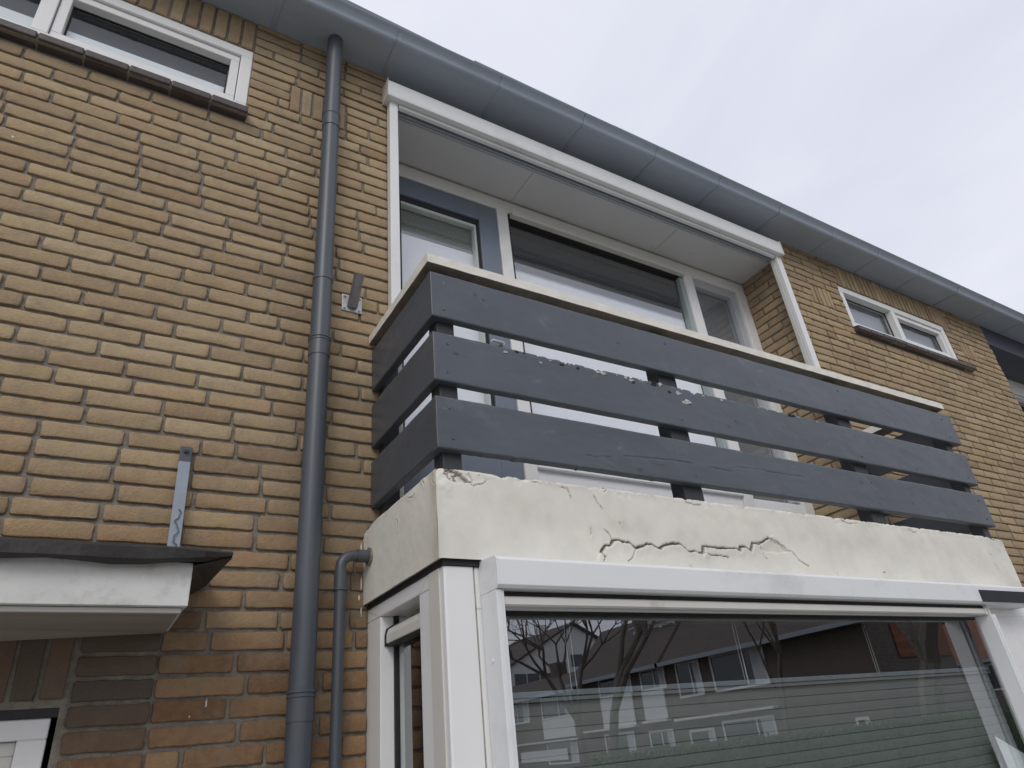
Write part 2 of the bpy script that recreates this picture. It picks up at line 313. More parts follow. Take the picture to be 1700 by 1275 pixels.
def grime_shade(x, z):
    """brown-grey darkening: under eaves and sills, beside pipe and balcony; canopy shade painted in"""
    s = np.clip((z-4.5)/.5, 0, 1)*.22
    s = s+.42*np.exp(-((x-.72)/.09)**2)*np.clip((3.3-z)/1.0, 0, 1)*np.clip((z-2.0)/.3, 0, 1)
    s = s+1.0*(x < .24)*np.clip((2.17-z)/.03, 0, 1)*np.clip((z-1.78)/.2, 0, 1)+.35*np.exp(-((x-.30)/.10)**2)*np.exp(-((z-2.13)/.07)**2)  # below and beside the canopy: grime plus its shade painted into the bricks
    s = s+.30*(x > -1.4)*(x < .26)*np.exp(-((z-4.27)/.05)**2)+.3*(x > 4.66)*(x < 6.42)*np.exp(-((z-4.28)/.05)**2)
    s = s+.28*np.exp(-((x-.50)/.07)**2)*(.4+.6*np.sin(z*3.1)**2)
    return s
def bricks(rects, name, parent, to3d=lambda u, d, z: np.stack([u, d, z], -1), m=None, dark=0.):
    """rects: (u0,u1,z0,z1). d = depth into the wall. one mesh, a slightly different worn block for each brick"""
    Vs = []; T = []
    for (u0, u1, z0, z1) in rects:
        w_, h_ = u1-u0, z1-z0; vert = h_ > w_*1.3
        U = u0+gu*w_; Z = z0+gw*h_
        e = np.minimum(np.minimum(gu*w_, (1-gu)*w_), np.minimum(gw*h_, (1-gw)*h_))
        eu = np.minimum(gu, 1-gu); ew = np.minimum(gw, 1-gw)
        corner = (eu < .01) & (ew < .01); rc = rng.uniform(.002, .007)
        U = U+np.where(corner, np.sign(.5-gu)*rc, 0); Z = Z+np.where(corner, np.sign(.5-gw)*rc*.8, 0)
        Z = Z+np.where(ew < .01, rng.normal(0, .0009, NB), np.where(ew < .1, rng.normal(0, .0003, NB), 0)); U = U+np.where(eu < .01, rng.normal(0, .0010, NB), 0)
        D = rng.normal(0, .0008)+rng.normal(0, .0005, NB)+(gu-.5)*rng.normal(0, .0022)+(gw-.5)*rng.normal(0, .0012)
        D = D+np.where(e < .0005, rng.uniform(.0006, .0022, NB), 0)
        if rng.random() < .22:    # a chipped edge
            cu, cw = rng.random(), rng.choice([0., 1.]); D = D+.005*np.exp(-(((gu-cu)*w_)/.014)**2-(((gw-cw)*h_)/.012)**2)
        P = to3d(U, D, Z); k = np.array(ringi); B = to3d(U[k], np.full(NR, .022), Z[k])
        Vs.append(np.concatenate([P, B]))
        low = np.clip((2.75-z0)/.8, 0, 1)  # lower bricks redder and darker: own tint, partly painted shading
        t0 = np.clip(rng.normal(.61, .12)-.44*low+dark, .05, 1.); hue_ = np.clip(rng.normal(.07, .10)+.62*low, 0, 1)
        if rng.random() < .03: t0 -= .15
        so_ = float(np.clip(grime_shade(np.array(u0+w_/2), np.array(z0)), 0, 1))*rng.uniform(.6, 1.2)
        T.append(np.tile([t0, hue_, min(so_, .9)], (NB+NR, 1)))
    n = len(rects); V = np.concatenate(Vs); F = (Fb[None]+(np.arange(n)*(NB+NR))[:, None, None]).reshape(-1, 4)
    return np_mesh(name, V, F, m or M['brick'], parent, np.concatenate(T), np.tile(SM, n))
def courses(x0, x1, k0, k1, holes, J=.0115, lead=.0):
    out_ = []
    for k in range(k0, k1):
        za, zb = zc(k), zc(k+1)-J-rng.uniform(-.0015, .0015)
        row = []; x = x0-.3+(k % 2)*.1108+rng.uniform(-.01, .01)+lead
        while x < x1:
            ln = .2092+rng.normal(0, .0035); j = rng.uniform(.009, .0145)
            if rng.random() < .035: ln = .099
            segs = [(max(x, x0), min(x+ln, x1))]
            for h in holes:
                if h[3] > (za+zb)/2 > h[2]:
                    ns = []
                    for a, b in segs:
                        if b <= h[0] or a >= h[1]: ns.append((a, b))
                        else:
                            if a < h[0]: ns.append((a, h[0]))
                            if b > h[1]: ns.append((h[1], b))
                    segs = ns
            for a, b in segs:
                if b-a > .034: row.append([a, b])
            x += ln+j
        row.sort(); hz = [h for h in holes if h[3] > (za+zb)/2 > h[2]]
        for i_ in range(len(row)):                 # close the gap a dropped sliver would leave beside an opening
            for h in hz:
                if 0 < row[i_][0]-h[1] < .055 and (i_ == 0 or row[i_-1][1] <= h[1]): row[i_][0] = h[1]
                if 0 < h[0]-row[i_][1] < .055 and (i_ == len(row)-1 or row[i_+1][0] >= h[0]): row[i_][1] = h[0]
        out_ += [(a, b, za, zb+rng.uniform(-.0012, .0012)) for a, b in row]
    return out_
def soldiers(x0, x1, z0, z1, w_=.0495, j=.0115):
    n = max(1, round((x1-x0+j)/(w_+j))); p = (x1-x0+j)/n
    return [(x0+i*p, x0+i*p+p-j, z0+rng.uniform(-.002, .002), z1+rng.uniform(-.002, .002)) for i in range(n)]
def backing(x0, x1, z0, z1, holes, y, depth, name, parent, m):
    xs = sorted({x0, x1}|{min(max(h[i], x0), x1) for h in holes for i in (0, 1)}); zs = sorted({z0, z1}|{min(max(h[i], z0), z1) for h in holes for i in (2, 3)})
    ins = lambda a, b: any(h[0] < a < h[1] and h[2] < b < h[3] for h in holes)
    mb = MB(); cell = {}
    for i in range(len(xs)-1):
        for j in range(len(zs)-1): cell[i, j] = not ins((xs[i]+xs[i+1])/2, (zs[j]+zs[j+1])/2)
    for (i, j), s in cell.items():
        if not s: continue
        a, b, c, d = xs[i], xs[i+1], zs[j], zs[j+1]; mb.quad((a, y, c), (b, y, c), (b, y, d), (a, y, d))
        if not cell.get((i-1, j), False): mb.quad((a, y, c), (a, y, d), (a, y+depth, d), (a, y+depth, c))
        if not cell.get((i+1, j), False): mb.quad((b, y, c), (b, y+depth, c), (b, y+depth, d), (b, y, d))
        if not cell.get((i, j-1), False): mb.quad((a, y, c), (a, y+depth, c), (b, y+depth, c), (b, y, c))
        if not cell.get((i, j+1), False): mb.quad((a, y, d), (b, y, d), (b, y+depth, d), (a, y+depth, d))
    return mb.build(name, m, parent)

# ================================================================== THE GROUND
tag(MB().box(-400, 400, -400, 400, -.3, 0).build('ground', M['soil']), kind='structure')
tag(MB().box(-60, 60, -3.3, -.62, .002, .012).build('garden_path', M['paving']), kind='structure')
tag(MB().box(-120, 120, -6.2, -3.4, .004, .03).build('pavement', M['paving']), kind='structure')
tag(MB().box(-120, 17.5, -8.6, -6.6, .004, .02).build('lawn', M['grass']), kind='structure')
tag(MB().box(17.8, 22.5, -90, -12, .006, .035).build('road', M['asphalt']), kind='structure')

# ================================================================== OWN HOUSE
house = empty('row_house', 'yellow brick row house with recessed loggia, bay window and small upper windows', 'house')
WX0, WX1 = -3.2, 7.07
LW = (-1.34, .225, zc(20), 4.80)                 # left small window incl. sill zone
RW = (4.70, 6.25, zc(20), 4.78)
holes = [(-1.34, .226, zc(19), 5.2), (.175-1.55, .235, zc(27), 5.2),
         (4.695, 6.255, zc(19)+.02, 4.80), (4.72, 6.36, zc(27), 5.2),
         (.405, .685, zc(22), zc(25)), (4.29, 4.55, zc(22), zc(25)), (6.40, 6.66, zc(22), zc(25)),
         (.896, 3.965, 2.25, 5.3), (.815, 4.03, -1, 2.50), (-.9, -.004, -1, 1.974), (-1.1, -.004, 1.97, 2.19), (-.004, .205, -1, 2.135)]
k0, k1 = -36, 31
R1 = courses(WX0, WX1, k0, k1, holes, lead=.07)
R1 += soldiers(-1.38, .214, 4.812, 5.022)+soldiers(4.725, 6.35, 4.795, 5.0)
for a, b in ((.41, .672), (4.295, 4.54), (6.405, 6.65)): R1 += soldiers(a, b, zc(22), zc(25)-.0115, .042)
R1 += soldiers(-1.08, -.012, 1.986, 2.19, .052)
for k in range(k0, -16): R1.append((.006, .197, zc(k), zc(k+1)-.0115))       # straight-stacked pier beside the front door
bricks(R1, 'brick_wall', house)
sheet_holes = [(-1.34, .222, zc(20)-.03, 4.806), (4.70, 6.25, 4.385, 4.786), (.885, 3.976, 2.25, 4.83), (.83, 4.02, -1, 2.45), (-.9, -.014, -1, 1.966)]
backing(WX0, WX1-.012, 0, 5.10, sheet_holes, .0088, .30, 'mortar_joints', house, M['mortar'])
rs_ = random.Random(4)
for (x, z, w_, h_) in ((.790, 2.43, .004, .022), (.792, 2.31, .0035, .03), (.785, 2.26, .004, .012), (.793, 2.215, .003, .02), (.34, 1.957, .0035, .018), (.30, 1.925, .004, .004), (-.52, 3.84, .006, .006), (.63, 2.62, .003, .005)):
    k_ = 11; MB().poly([(x+w_*math.cos(2*math.pi*i/k_)*rs_.uniform(.35, 1), -.0022, z+h_*math.sin(2*math.pi*i/k_)*rs_.uniform(.5, 1)) for i in range(k_)]).build('paint_splash', M['fascia'], house)
# loggia reveal on the right
rv = []
for k in range(-12, 28):
    za, zb = zc(k), zc(k+1)-.0115; o_ = .012 if k % 2 else .118
    ys = [(.004, o_-.012)] if o_ > .05 else []
    ys += [(o_, min(o_+.209, .335))]; 
    if o_+.22 < .32: ys.append((o_+.221, .335))
    rv += [(a, b, za, min(zb, 4.80)) for a, b in ys if b-a > .02 and za < 4.79]
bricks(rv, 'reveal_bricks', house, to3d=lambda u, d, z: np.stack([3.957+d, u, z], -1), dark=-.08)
box('reveal_joints', 3.966, 4.06, .011, .36, 2.3, 4.85, M['mortar'], house, 0)
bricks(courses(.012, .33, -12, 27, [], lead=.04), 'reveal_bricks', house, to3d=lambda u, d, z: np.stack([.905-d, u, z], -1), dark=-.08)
# dark rooms behind the panes
def room(x0, x1, y0, y1, z0, z1, m=None):
    mb = MB()
    mb.quad((x0, y1, z0), (x1, y1, z0), (x1, y1, z1), (x0, y1, z1)); mb.quad((x0, y0, z0), (x0, y1, z0), (x0, y1, z1), (x0, y0, z1))
    mb.quad((x1, y0, z0), (x1, y1, z0), (x1, y1, z1), (x1, y0, z1)); mb.quad((x0, y0, z0), (x1, y0, z0), (x1, y1, z0), (x0, y1, z0)); mb.quad((x0, y0, z1), (x1, y0, z1), (x1, y1, z1), (x0, y1, z1))
    return mb.build('room_wall', m or M['dark_room'], house)
room(-1.6, .5, .13, 2.6, 2.6, 5.2); room(.9, 3.97, .42, 3.2, 2.3, 5.15); room(4.4, 6.6, .13, 2.6, 2.6, 5.2); room(.83, 4.02, .29, 3.6, .05, 2.245); room(-1.4, .4, .2, 2.6, .02, 2.24)
# roof above the eaves
MB().prism([(-.12, 5.12), (5.0, 8.7), (5.0, 8.5), (.1, 5.0)], -14, 24).build('roof', M['roof'], house)
MB().prism([(10.1, 5.12), (5.0, 8.7), (5.0, 8.5), (9.9, 5.0)], -14, 24).build('roof', M['roof'], house)
box('rear_wall', -14, 24, 9.6, 9.9, 0, 5.1, M['mortar'], house, 0)

def small_window(x0, x1, z0, z1, xm, sash_right, label):
    wd = empty('window', None, None); wd.parent = house; wd['label'] = label
    f = MB(); a = .050; y0, y1 = .006, .085
    f.box(x0, x1, y0, y1, z0, z0+a); f.box(x0, x1, y0, y1, z1-a, z1); f.box(x0, x0+a, y0, y1, z0+a, z1-a); f.box(x1-a, x1, y0, y1, z0+a, z1-a); f.box(xm-.028, xm+.028, y0, y1, z0+a, z1-a)
    f.build('frame', M['white'], wd, .003)
    for (p, q, sash) in ((x0+a, xm-.028, False), (xm+.028, x1-a, True)):
        sx0, sx1, sz0, sz1 = p, q, z0+a, z1-a; yy = .062
        if sash:
            s_ = MB(); b_ = .040
            s_.box(sx0+.003, sx1-.003, .020, .075, sz0+.003, sz0+b_); s_.box(sx0+.003, sx1-.003, .020, .075, sz1-b_, sz1-.003)
            s_.box(sx0+.003, sx0+b_, .020, .075, sz0+b_, sz1-b_); s_.box(sx1-b_, sx1-.003, .020, .075, sz0+b_, sz1-b_)
            s_.build('sash', M['white'], wd, .003); sx0 += b_; sx1 -= b_; sz0 += b_; sz1 -= b_
        sp = MB(); g_ = .007
        sp.box(sx0, sx1, yy-.004, yy+.004, sz0, sz0+g_); sp.box(sx0, sx1, yy-.004, yy+.004, sz1-g_, sz1); sp.box(sx0, sx0+g_, yy-.004, yy+.004, sz0, sz1); sp.box(sx1-g_, sx1, yy-.004, yy+.004, sz0, sz1)
        sp.build('glazing_seal', M['black'], wd)
        MB().quad((sx0, yy, sz0), (sx1, yy, sz0), (sx1, yy, sz1), (sx0, yy, sz1)).build('pane', M['glass_small'], wd)
    return wd
def tile_sill(x0, x1, zt, n, wd):
    mb = MB(); p = (x1-x0)/n
    for i in range(n):
        a = x0+i*p; dz = random.uniform(-.002, .002)
        mb.prism([(-.045, zt-.052+dz), (-.050, zt-.022+dz), (.02, zt+dz), (.02, zt-.062+dz)], a+.003, a+p-.003)
    mb.box(x0+.004, x1-.004, -.036, .015, zt-.056, zt-.014, 1)
    mb.build('sill', [M['sill'], M['mortar']], wd, .004)
w1 = small_window(-1.325, .222, 4.385, 4.806, -.565, True, 'small white upper window beside the drainpipe')
tile_sill(-1.33, .232, 4.383, 10, w1)
w2 = small_window(4.705, 6.245, 4.39, 4.785, 5.435, True, 'small white upper window right of the balcony')
tile_sill(4.68, 6.40, 4.388, 11, w2)
# what hangs behind those panes
def blind(name, x0, x1, y, z0, z1, m, label, cat, group=None, pleats=0, amp=.006):
    mb = MB(); n = max(1, pleats*2)
    for i in range(n):
        a = z0+(z1-z0)*i/n; b = z0+(z1-z0)*(i+1)/n; ya = y+(amp if i % 2 else 0); yb = y+(0 if i % 2 else amp)
        mb.quad((x0, ya, a), (x1, ya, a), (x1, yb, b), (x0, yb, b))
    mb.box(x0, x1, y-.006, y+.016, z0-.014, z0); mb.box(x0, x1, y-.01, y+.02, z1, z1+.02)
    return tag(mb.build(name, m), label, cat, group)
blind('roller_blind', -.53, .14, .10, 4.52, 4.72, M['black_fabric'], 'dark blind half drawn behind the right pane of the upper left window', 'blind')
blind('roller_blind', -1.28, -.60, .10, 4.50, 4.74, M['black_fabric'], 'dark blind behind the left pane cut by the top left corner', 'blind')
tag(MB().quad((-1.27, .0665, 4.40), (.14, .0665, 4.40), (.14, .0665, 4.565), (-1.27, .0665, 4.565)).build('window_film', M['net']), 'pale film in the lower part of the upper left window', 'film')
tag(MB().box(4.74, 5.40, .10, .106, 4.42, 4.76).build('curtain', M['frost']), 'plain grey curtain behind the left pane of the small right window', 'curtain')
tag(MB().box(5.47, 6.20, .11, .116, 4.40, 4.74).build('curtain', M['frost']), 'grey curtain behind the opening pane of the small right window', 'curtain')
tag(MB().box(5.50, 6.05, .0665, .070, 4.43, 4.53).build('window_film', M['net']), 'pale film low in the small right window', 'film')

# ------------------------------------------------------------------ entrance corner, lower left
ew = empty('window', None, None); ew.parent = house; ew['label'] = 'white window frame under the entrance canopy'
f = MB(); f.box(-1.0, -.028, .02, .10, 1.895, 1.944); f.box(-.092, -.028, .02, .10, .9, 1.895); f.build('frame', M['white'], ew, .004)
f = MB(); f.box(-1.0, -.093, .045, .09, 1.862, 1.894); f.box(-.125, -.093, .045, .09, .9, 1.862); f.build('sash', M['cream'], ew, .003)
MB().quad((-1., .07, .9), (-.125, .07, .9), (-.125, .07, 1.862), (-1., .07, 1.862)).build('pane', M['glass_clear'], ew)
box('shadow_gap_strip', -1.0, -.006, .012, .03, 1.944, 1.975, M['black'], ew, 0)  # black strip painting the shadow gap above the window frame
mb = MB()
for i in range(60): mb.prism([(.13+.012*math.cos(i*1.3), -1), (.16, -1)], 0, 1) if False else None
pts = [( -1.0+i*.012, .135+.014*math.sin(i*.9)) for i in range(73)]
for (a, b), (c, d) in zip(pts, pts[1:]): mb.quad((a, b, .9), (c, d, .9), (c, d, 1.86), (a, b, 1.86))
tag(mb.build('curtain', M['curtain'], smooth=True), 'grey pleated curtain behind the window at bottom left', 'curtain')

can = empty('entrance_canopy', 'white fronted flat canopy with black roofing felt over the entrance', 'canopy', loc=(-1, 0, 2.2))
def cp(o): o.matrix_parent_inverse = can.matrix_world.inverted(); o.parent = can; o.location = o.location - Vector((-1, 0, 2.2)); o.matrix_parent_inverse = Matrix(); return o
cp(MB().box(-2.4, .216, -.371, -.352, 2.147, 2.255).build('fascia_board', M['fascia'], None, .002))
cp(MB().box(.197, .2155, -.352, -.004, 2.152, 2.255).build('fascia_board', M['fascia'], None, .002))
mb = MB(); mb.poly([(-2.4, -.352, 2.147), (.206, -.352, 2.147), (.206, -.004, 2.148), (-2.4, -.004, 2.02)])
mb.poly([(-2.4, -.352, 2.165), (-2.4, -.004, 2.165), (.206, -.004, 2.165), (.206, -.352, 2.165)]); cp(mb.build('soffit_board', M['soffit_wood']))
cp(MB().box(-2.4, .204, -.350, -.338, 2.135, 2.1465).build('drip_batten', M['cream'], None, .001))
nseg = 40; mb = MB()                           # felt with a sagging, slightly curled edge
prev = None
for i in range(nseg+1):
    x = -2.4+2.702*i/nseg; s_ = .003*math.sin(i*1.7)+.002*math.sin(i*.61); fl = max(0, (x-.12)/.18)
    prof = [(-.396-s_, 2.240+s_+.024*fl), (-.414-s_, 2.249+.017*fl), (-.418, 2.276+s_*.5-.002*fl), (-.405, 2.286-.006*fl), (0, 2.305), (0, 2.292), (-.39, 2.262)]
    row = [(x, a, b) for a, b in prof]
    if prev:
        for k in range(len(row)): kk = (k+1) % len(row); mb.quad(prev[k], row[k], row[kk], prev[kk])
    else: mb.poly(row)
    prev = row
mb.poly(prev); cp(mb.build('felt_roofing', M['bitumen'], None, smooth=True))
mb = MB(); mb.poly([(.2165, -.385, 2.245), (.302, -.414, 2.262), (.302, -.01, 2.285), (.2165, -.01, 2.225)]); mb.poly([(.2165, -.385, 2.251), (.302, -.414, 2.268), (.302, -.01, 2.291), (.2165, -.01, 2.24)]); cp(mb.build('felt_return', M['bitumen']))
st = empty('canopy_hanger', 'grey painted flat steel hanger bolted to the wall above the canopy', 'bracket', loc=(.19, 0, 2.7))
mb = MB(); zt = 2.728
path = [(-.012, zt), (-.012, 2.60), (-.05, 2.49), (-.10, 2.40), (-.14, 2.33), (-.17, 2.28)]
mb.box(.172-.19, .208-.19, -.016, -.004, 2.675-2.7, zt-2.7)
mb.build('bolt_plate', M['pipe'], st, .002)
mb = MB(); hw = .017
fr = [(-.010, 2.69), (-.040, 2.50), (-.075, 2.275)]
for (a, b), (c, d) in zip(fr, fr[1:]): mb.prism([(a-.003, b-2.7), (a+.003, b-2.7), (c+.003, d-2.7), (c-.003, d-2.7)], -hw, hw)
mb.build('flat_bar', M['strap'], st)
mb = MB(); mb.tube([(0, -.014, .012), (0, -.026, .012)], .0085, 6); mb.tube([(0, -.024, .012), (0, -.031, .012)], .004, 10); mb.build('bolt', M['pipe'], st, smooth=True)
mb = MB(); wig = [(.002+.006*math.sin(i*1.1)+.003*math.sin(i*2.7), -.0455-.0018*i, -.195-.0098*i) for i in range(20)]
mb.tube(wig, .0018, 6); mb.build('paint_run', M['greypaint'], st)

# ------------------------------------------------------------------ downpipes
dp = empty('downpipe', 'thick dark grey drainpipe running the full height of the brick wall', 'drainpipe', loc=(.585, -.085, 0))
mb = MB(); mb.tube([(0, 0, 0), (0, 0, 1.95)], .038, 40); mb.tube([(0, 0, 1.95), (0, 0, 3.19)], .038, 40); mb.tube([(0, 0, 3.19), (0, 0, 5.02)], .0375, 40); mb.build('pipe', M['pipe'], dp, smooth=True)
def socket(z, dbl=True):
    mb = MB()
    mb.tube([(0, 0, z-.075), (0, 0, z+.004)], .0402, 40)
    for q in ((z+.004, .0432), (z-.008, .0425)) if dbl else ((z+.004, .0425),):
        mb.tube([(0, 0, q[0]-.005), (0, 0, q[0]-.0025), (0, 0, q[0]+.0025), (0, 0, q[0]+.005)], [.0402, q[1], q[1], .0402], 40)
    mb.build('pipe_socket', M['pipe'], dp, smooth=True)
socket(1.962); socket(3.195); socket(4.44, False)
mb = MB(); mb.tube([(0, 0, 3.475), (0, 0, 3.495)], .0398, 40); mb.tube([(0, .03, 3.485), (0, .085, 3.485)], .006, 10); mb.build('pipe_clip', M['pipe'], dp, smooth=True)
op = empty('overflow_pipe', 'thin grey pipe with elbow draining the balcony slab', 'drainpipe', loc=(.70, -.06, 0))
pts = [(0, 0, z) for z in (0, 1, 2.0, 2.325)]+[(.044*(1-math.cos(a)), 0, 2.345+.040*math.sin(a)) for a in [math.radians(x) for x in (0, 20, 40, 60, 80, 90)]]+[(.105, 0, 2.385)]
MB().tube(pts, .0178, 28).build('pipe', M['pipe'], op, smooth=True)
mb = MB(); mb.tube([(0, 0, 2.27), (0, 0, 2.335)], .0205, 28); mb.tube([(0, 0, 2.268), (0, 0, 2.274)], .0222, 28); mb.build('elbow_socket', M['pipe'], op, smooth=True); MB().tube([(.055, 0, 2.385), (.1, 0, 2.385)], .0212, 28).build('elbow_socket', M['pipe'], op, smooth=True)
MB().tube([(.094, 0, 2.385), (.1035, 0, 2.385)], .03, 18).build('sealant_collar', M['mortar'], op, smooth=True)

# ------------------------------------------------------------------ flag holder
fh = empty('flagpole_holder', 'galvanised flagpole holder tube on a square wall plate', 'bracket', loc=(.733, 0, 3.463))
pl = MB().box(-.043, .043, -.007, -.001, -.041, .041).build('wall_plate', M['steel'], fh, .002)
d = Vector((0, -.62, .78)).normalized(); b0 = Vector((0, -.008, -.018)); R0, R1_, LN = .0215, .0170, .142
mb = MB(); mb.tube([b0-d*.0, b0+d*LN], R0, 28, False); mb.tube([b0-d*.0, b0+d*LN], R1_, 28, False)
n = len(mb.v)
for k in range(28):
    kk = (k+1) % 28; mb.f.append((28+k, 28+kk, 84+kk, 84+k)); mb.m.append(0)
mb.build('tube', M['steel_dark'], fh, smooth=True)
for x in (-.032, .032):
    for z in (-.030, .030):
        mb = MB(); mb.tube([(x, -.007, z), (x, -.0115, z)], .0062, 6); mb.tube([(x, -.011, z), (x, -.015, z)], .003, 8); mb.build('screw', M['steel'], fh)

# ------------------------------------------------------------------ eaves gutter
gt = empty('eaves_gutter', 'blue grey metal box gutter running along the whole eaves', 'gutter')
gx0, gx1 = -6.0, 16.0
prof = [(.02, 5.022), (-.16, 5.017), (-.212, 5.010)]
for a in range(0, 76, 15): aa = math.radians(a); prof.append((-.214-.021*math.sin(aa), 5.010+.021-.021*math.cos(aa)))
prof += [(-.2385, 5.036), (-.245, 5.044), (-.2525, 5.052), (-.262, 5.060), (-.270, 5.064), (-.273, 5.070), (-.268, 5.077), (-.259, 5.075), (-.254, 5.068), (-.238, 5.055), (-.228, 5.05), (-.2, 5.03), (.02, 5.032)]
JX = [-2.61, -2.03, -1.45, -.88, -.30, .28, .862, 1.472, 2.052, 2.631, 3.205, 3.83, 4.449, 5.04, 5.631, 6.25, 6.876, 7.46, 8.04, 8.6, 9.2, 9.8]
edges = [gx0]+JX+[gx1]
for a, b in zip(edges, edges[1:]):
    sh = random.uniform(-.0012, .0012)
    MB().prism([(y, z+sh) for y, z in prof], a+.0020, b-.0020).build('gutter_length', M['zinc'], gt, smooth=True)
for x in JX:
    mb = MB(); pr_ = [(y-.0035*(1 if y < -.21 else 0), z-.0035) for y, z in prof[:12]]; pr2 = pr_+[(y+.002, z+.0015) for y, z in reversed(pr_)]
    mb.prism(pr2, x-.002, x+.022); mb.build('joint_strap', M['zinc'], gt, smooth=True)

# ------------------------------------------------------------------ solar panels on the roof edge
px = -1.73
for i in range(9):
    x0 = .345+1.033*(i-2); z = (5.33, 5.33, 5.319, 5.291, 5.283, 5.278, 5.276, 5.276, 5.276)[i]
    so = empty('solar_panel', 'solar panel on the roof edge, %s along the eaves' % ['first at far left', 'second from far left', 'above the drainpipe', 'above the left end of the loggia', 'above the middle of the loggia', 'above the right end of the loggia', 'just right of the loggia', 'above the small right window', 'above the wall corner at right'][i], 'solar panel', 'solar panels above the gutter', (x0, -.15, z))
    mb = MB(); mb.box(0, 1.021, 0, 1.65, -.034, -.002); fr_ = mb.build('panel_frame', M['zinc'], so, .002)
    mb = MB(); mb.box(.012, 1.009, .012, 1.638, -.0015, .0015); mb.build('panel_glass', M['solar'], so)
    so.rotation_euler = (math.radians(35), 0, 0); so.rotation_euler.rotate_axis('Y', .026 if i == 2 else (.007 if i == 3 else 0))

# ================================================================== LOGGIA back wall (behind the balcony)
YB = .33
MB().box(.90, 3.965, .0, .45, 4.792, 4.90).build('loggia_ceiling', M['ceiling'], house)
mb = MB()
for x in (1.846, 3.027): mb.box(x-.0015, x+.0015, .05, .33, 4.7905, 4.7935)
mb.box(.91, 3.96, .322, .329, 4.786, 4.7918)
mb.build('ceiling_joint', M['grime'], house)
mb = MB()
for y, h in ((.012, .006), (.028, .010), (.046, .005)): mb.box(.91, 3.95, y, y+.009, 4.792-h, 4.7925)
mb.build('ceiling_track', M['curtain'], house)
fr = empty('loggia_front', None, None); fr.parent = house; fr['label'] = 'white timber framed door and window front inside the loggia'
mb = MB()
mb.box(.90, 3.965, YB, YB+.09, 4.695, 4.786)                      # head
mb.box(1.735, 1.812, YB-.004, YB+.09, 2.45, 4.695); mb.box(3.298, 3.388, YB-.004, YB+.09, 2.45, 4.695); mb.box(3.865, 3.965, YB-.002, YB+.09, 2.45, 4.695); mb.box(.90, .985, YB-.002, YB+.09, 2.45, 4.695)
mb.build('frame', M['white'], fr, .004)
mb = MB(); mb.box(1.813, 3.297, YB+.01, YB+.07, 2.45, 2.985); mb.box(3.389, 3.864, YB+.01, YB+.07, 2.45, 2.985); mb.box(1.813, 3.297, YB-.015, YB+.05, 2.985, 3.02); mb.build('panel', M['net'], fr, .003)
# small upright stiles of the right-hand light
mb = MB(); x0, x1 = 3.389, 3.864
mb.box(x0, x0+.018, YB+.02, YB+.07, 3.0, 4.694); mb.box(x1-.06, x1, YB+.02, YB+.07, 3.0, 4.694); mb.box(x0+.018, x1-.06, YB+.02, YB+.07, 4.63, 4.694)
mb.build('sash', simple('pale_grey_sash', (.46, .48, .50), .4, .04), fr, .003)
MB().quad((3.40, YB+.055, 3.0), (3.81, YB+.055, 3.0), (3.81, YB+.055, 4.64), (3.40, YB+.055, 4.64)).build('pane', M['glass_clear'], fr)
# big light
mb = MB(); mb.box(1.8131, 1.833, YB+.015, YB+.06, 3.02, 4.654); mb.box(1.8131, 3.2969, YB+.012, YB+.06, 4.655, 4.6945); mb.build('glazing_seal', M['black'], fr)
mb = MB(); mb.box(3.262, 3.297, YB+.012, YB+.06, 3.02, 4.654)
mb.build('glazing_bead', simple('grey_green_bead', (.33, .38, .38), .4, .05), fr, .002)
MB().quad((1.83, YB+.04, 3.02), (3.265, YB+.04, 3.02), (3.265, YB+.04, 4.66), (1.83, YB+.04, 4.66)).build('pane', M['glass_clear'], fr)
# balcony door
dr = empty('balcony_door', None, None); dr.parent = house
mb = MB(); y0, y1 = YB+.006, YB+.07
mb.box(.986, 1.10, y0, y1, 2.47, 4.69); mb.box(1.608, 1.733, y0, y1, 2.47, 4.69); mb.box(1.10, 1.608, y0, y1, 4.56, 4.69); mb.box(1.10, 1.608, y0, y1, 2.47, 3.05)
mb.build('leaf', M['doorblue'], dr, .004)
mb = MB()
for a in ((1.10, 1.114, 3.05, 4.56), (1.594, 1.608, 3.05, 4.56), (1.114, 1.594, 4.53, 4.56), (1.114, 1.594, 3.05, 3.065)): mb.box(a[0], a[1], y0+.015, y1-.01, a[2], a[3])
mb.build('glazing_seal', M['black'], dr)
mb = MB(); mb.box(1.580, 1.5935, y0+.022, y1-.006, 3.066, 4.529); mb.box(1.115, 1.58, y0+.022, y1-.006, 4.508, 4.529); mb.build('glazing_bead', simple('pale_spacer', (.55, .60, .58), .4), dr)
MB().quad((1.11, YB+.05, 3.06), (1.59, YB+.05, 3.06), (1.59, YB+.05, 4.53), (1.11, YB+.05, 4.53)).build('pane', M['glass_clear'], dr)
mb = MB(); mb.tube([(1.668, y0-.001, 3.68), (1.668, y0-.03, 3.68)], .012, 16); mb.tube([(1.668, y0-.03, 3.68), (1.60, y0-.032, 3.68)], .009, 12); mb.build('handle', M['steel'], dr, smooth=True)
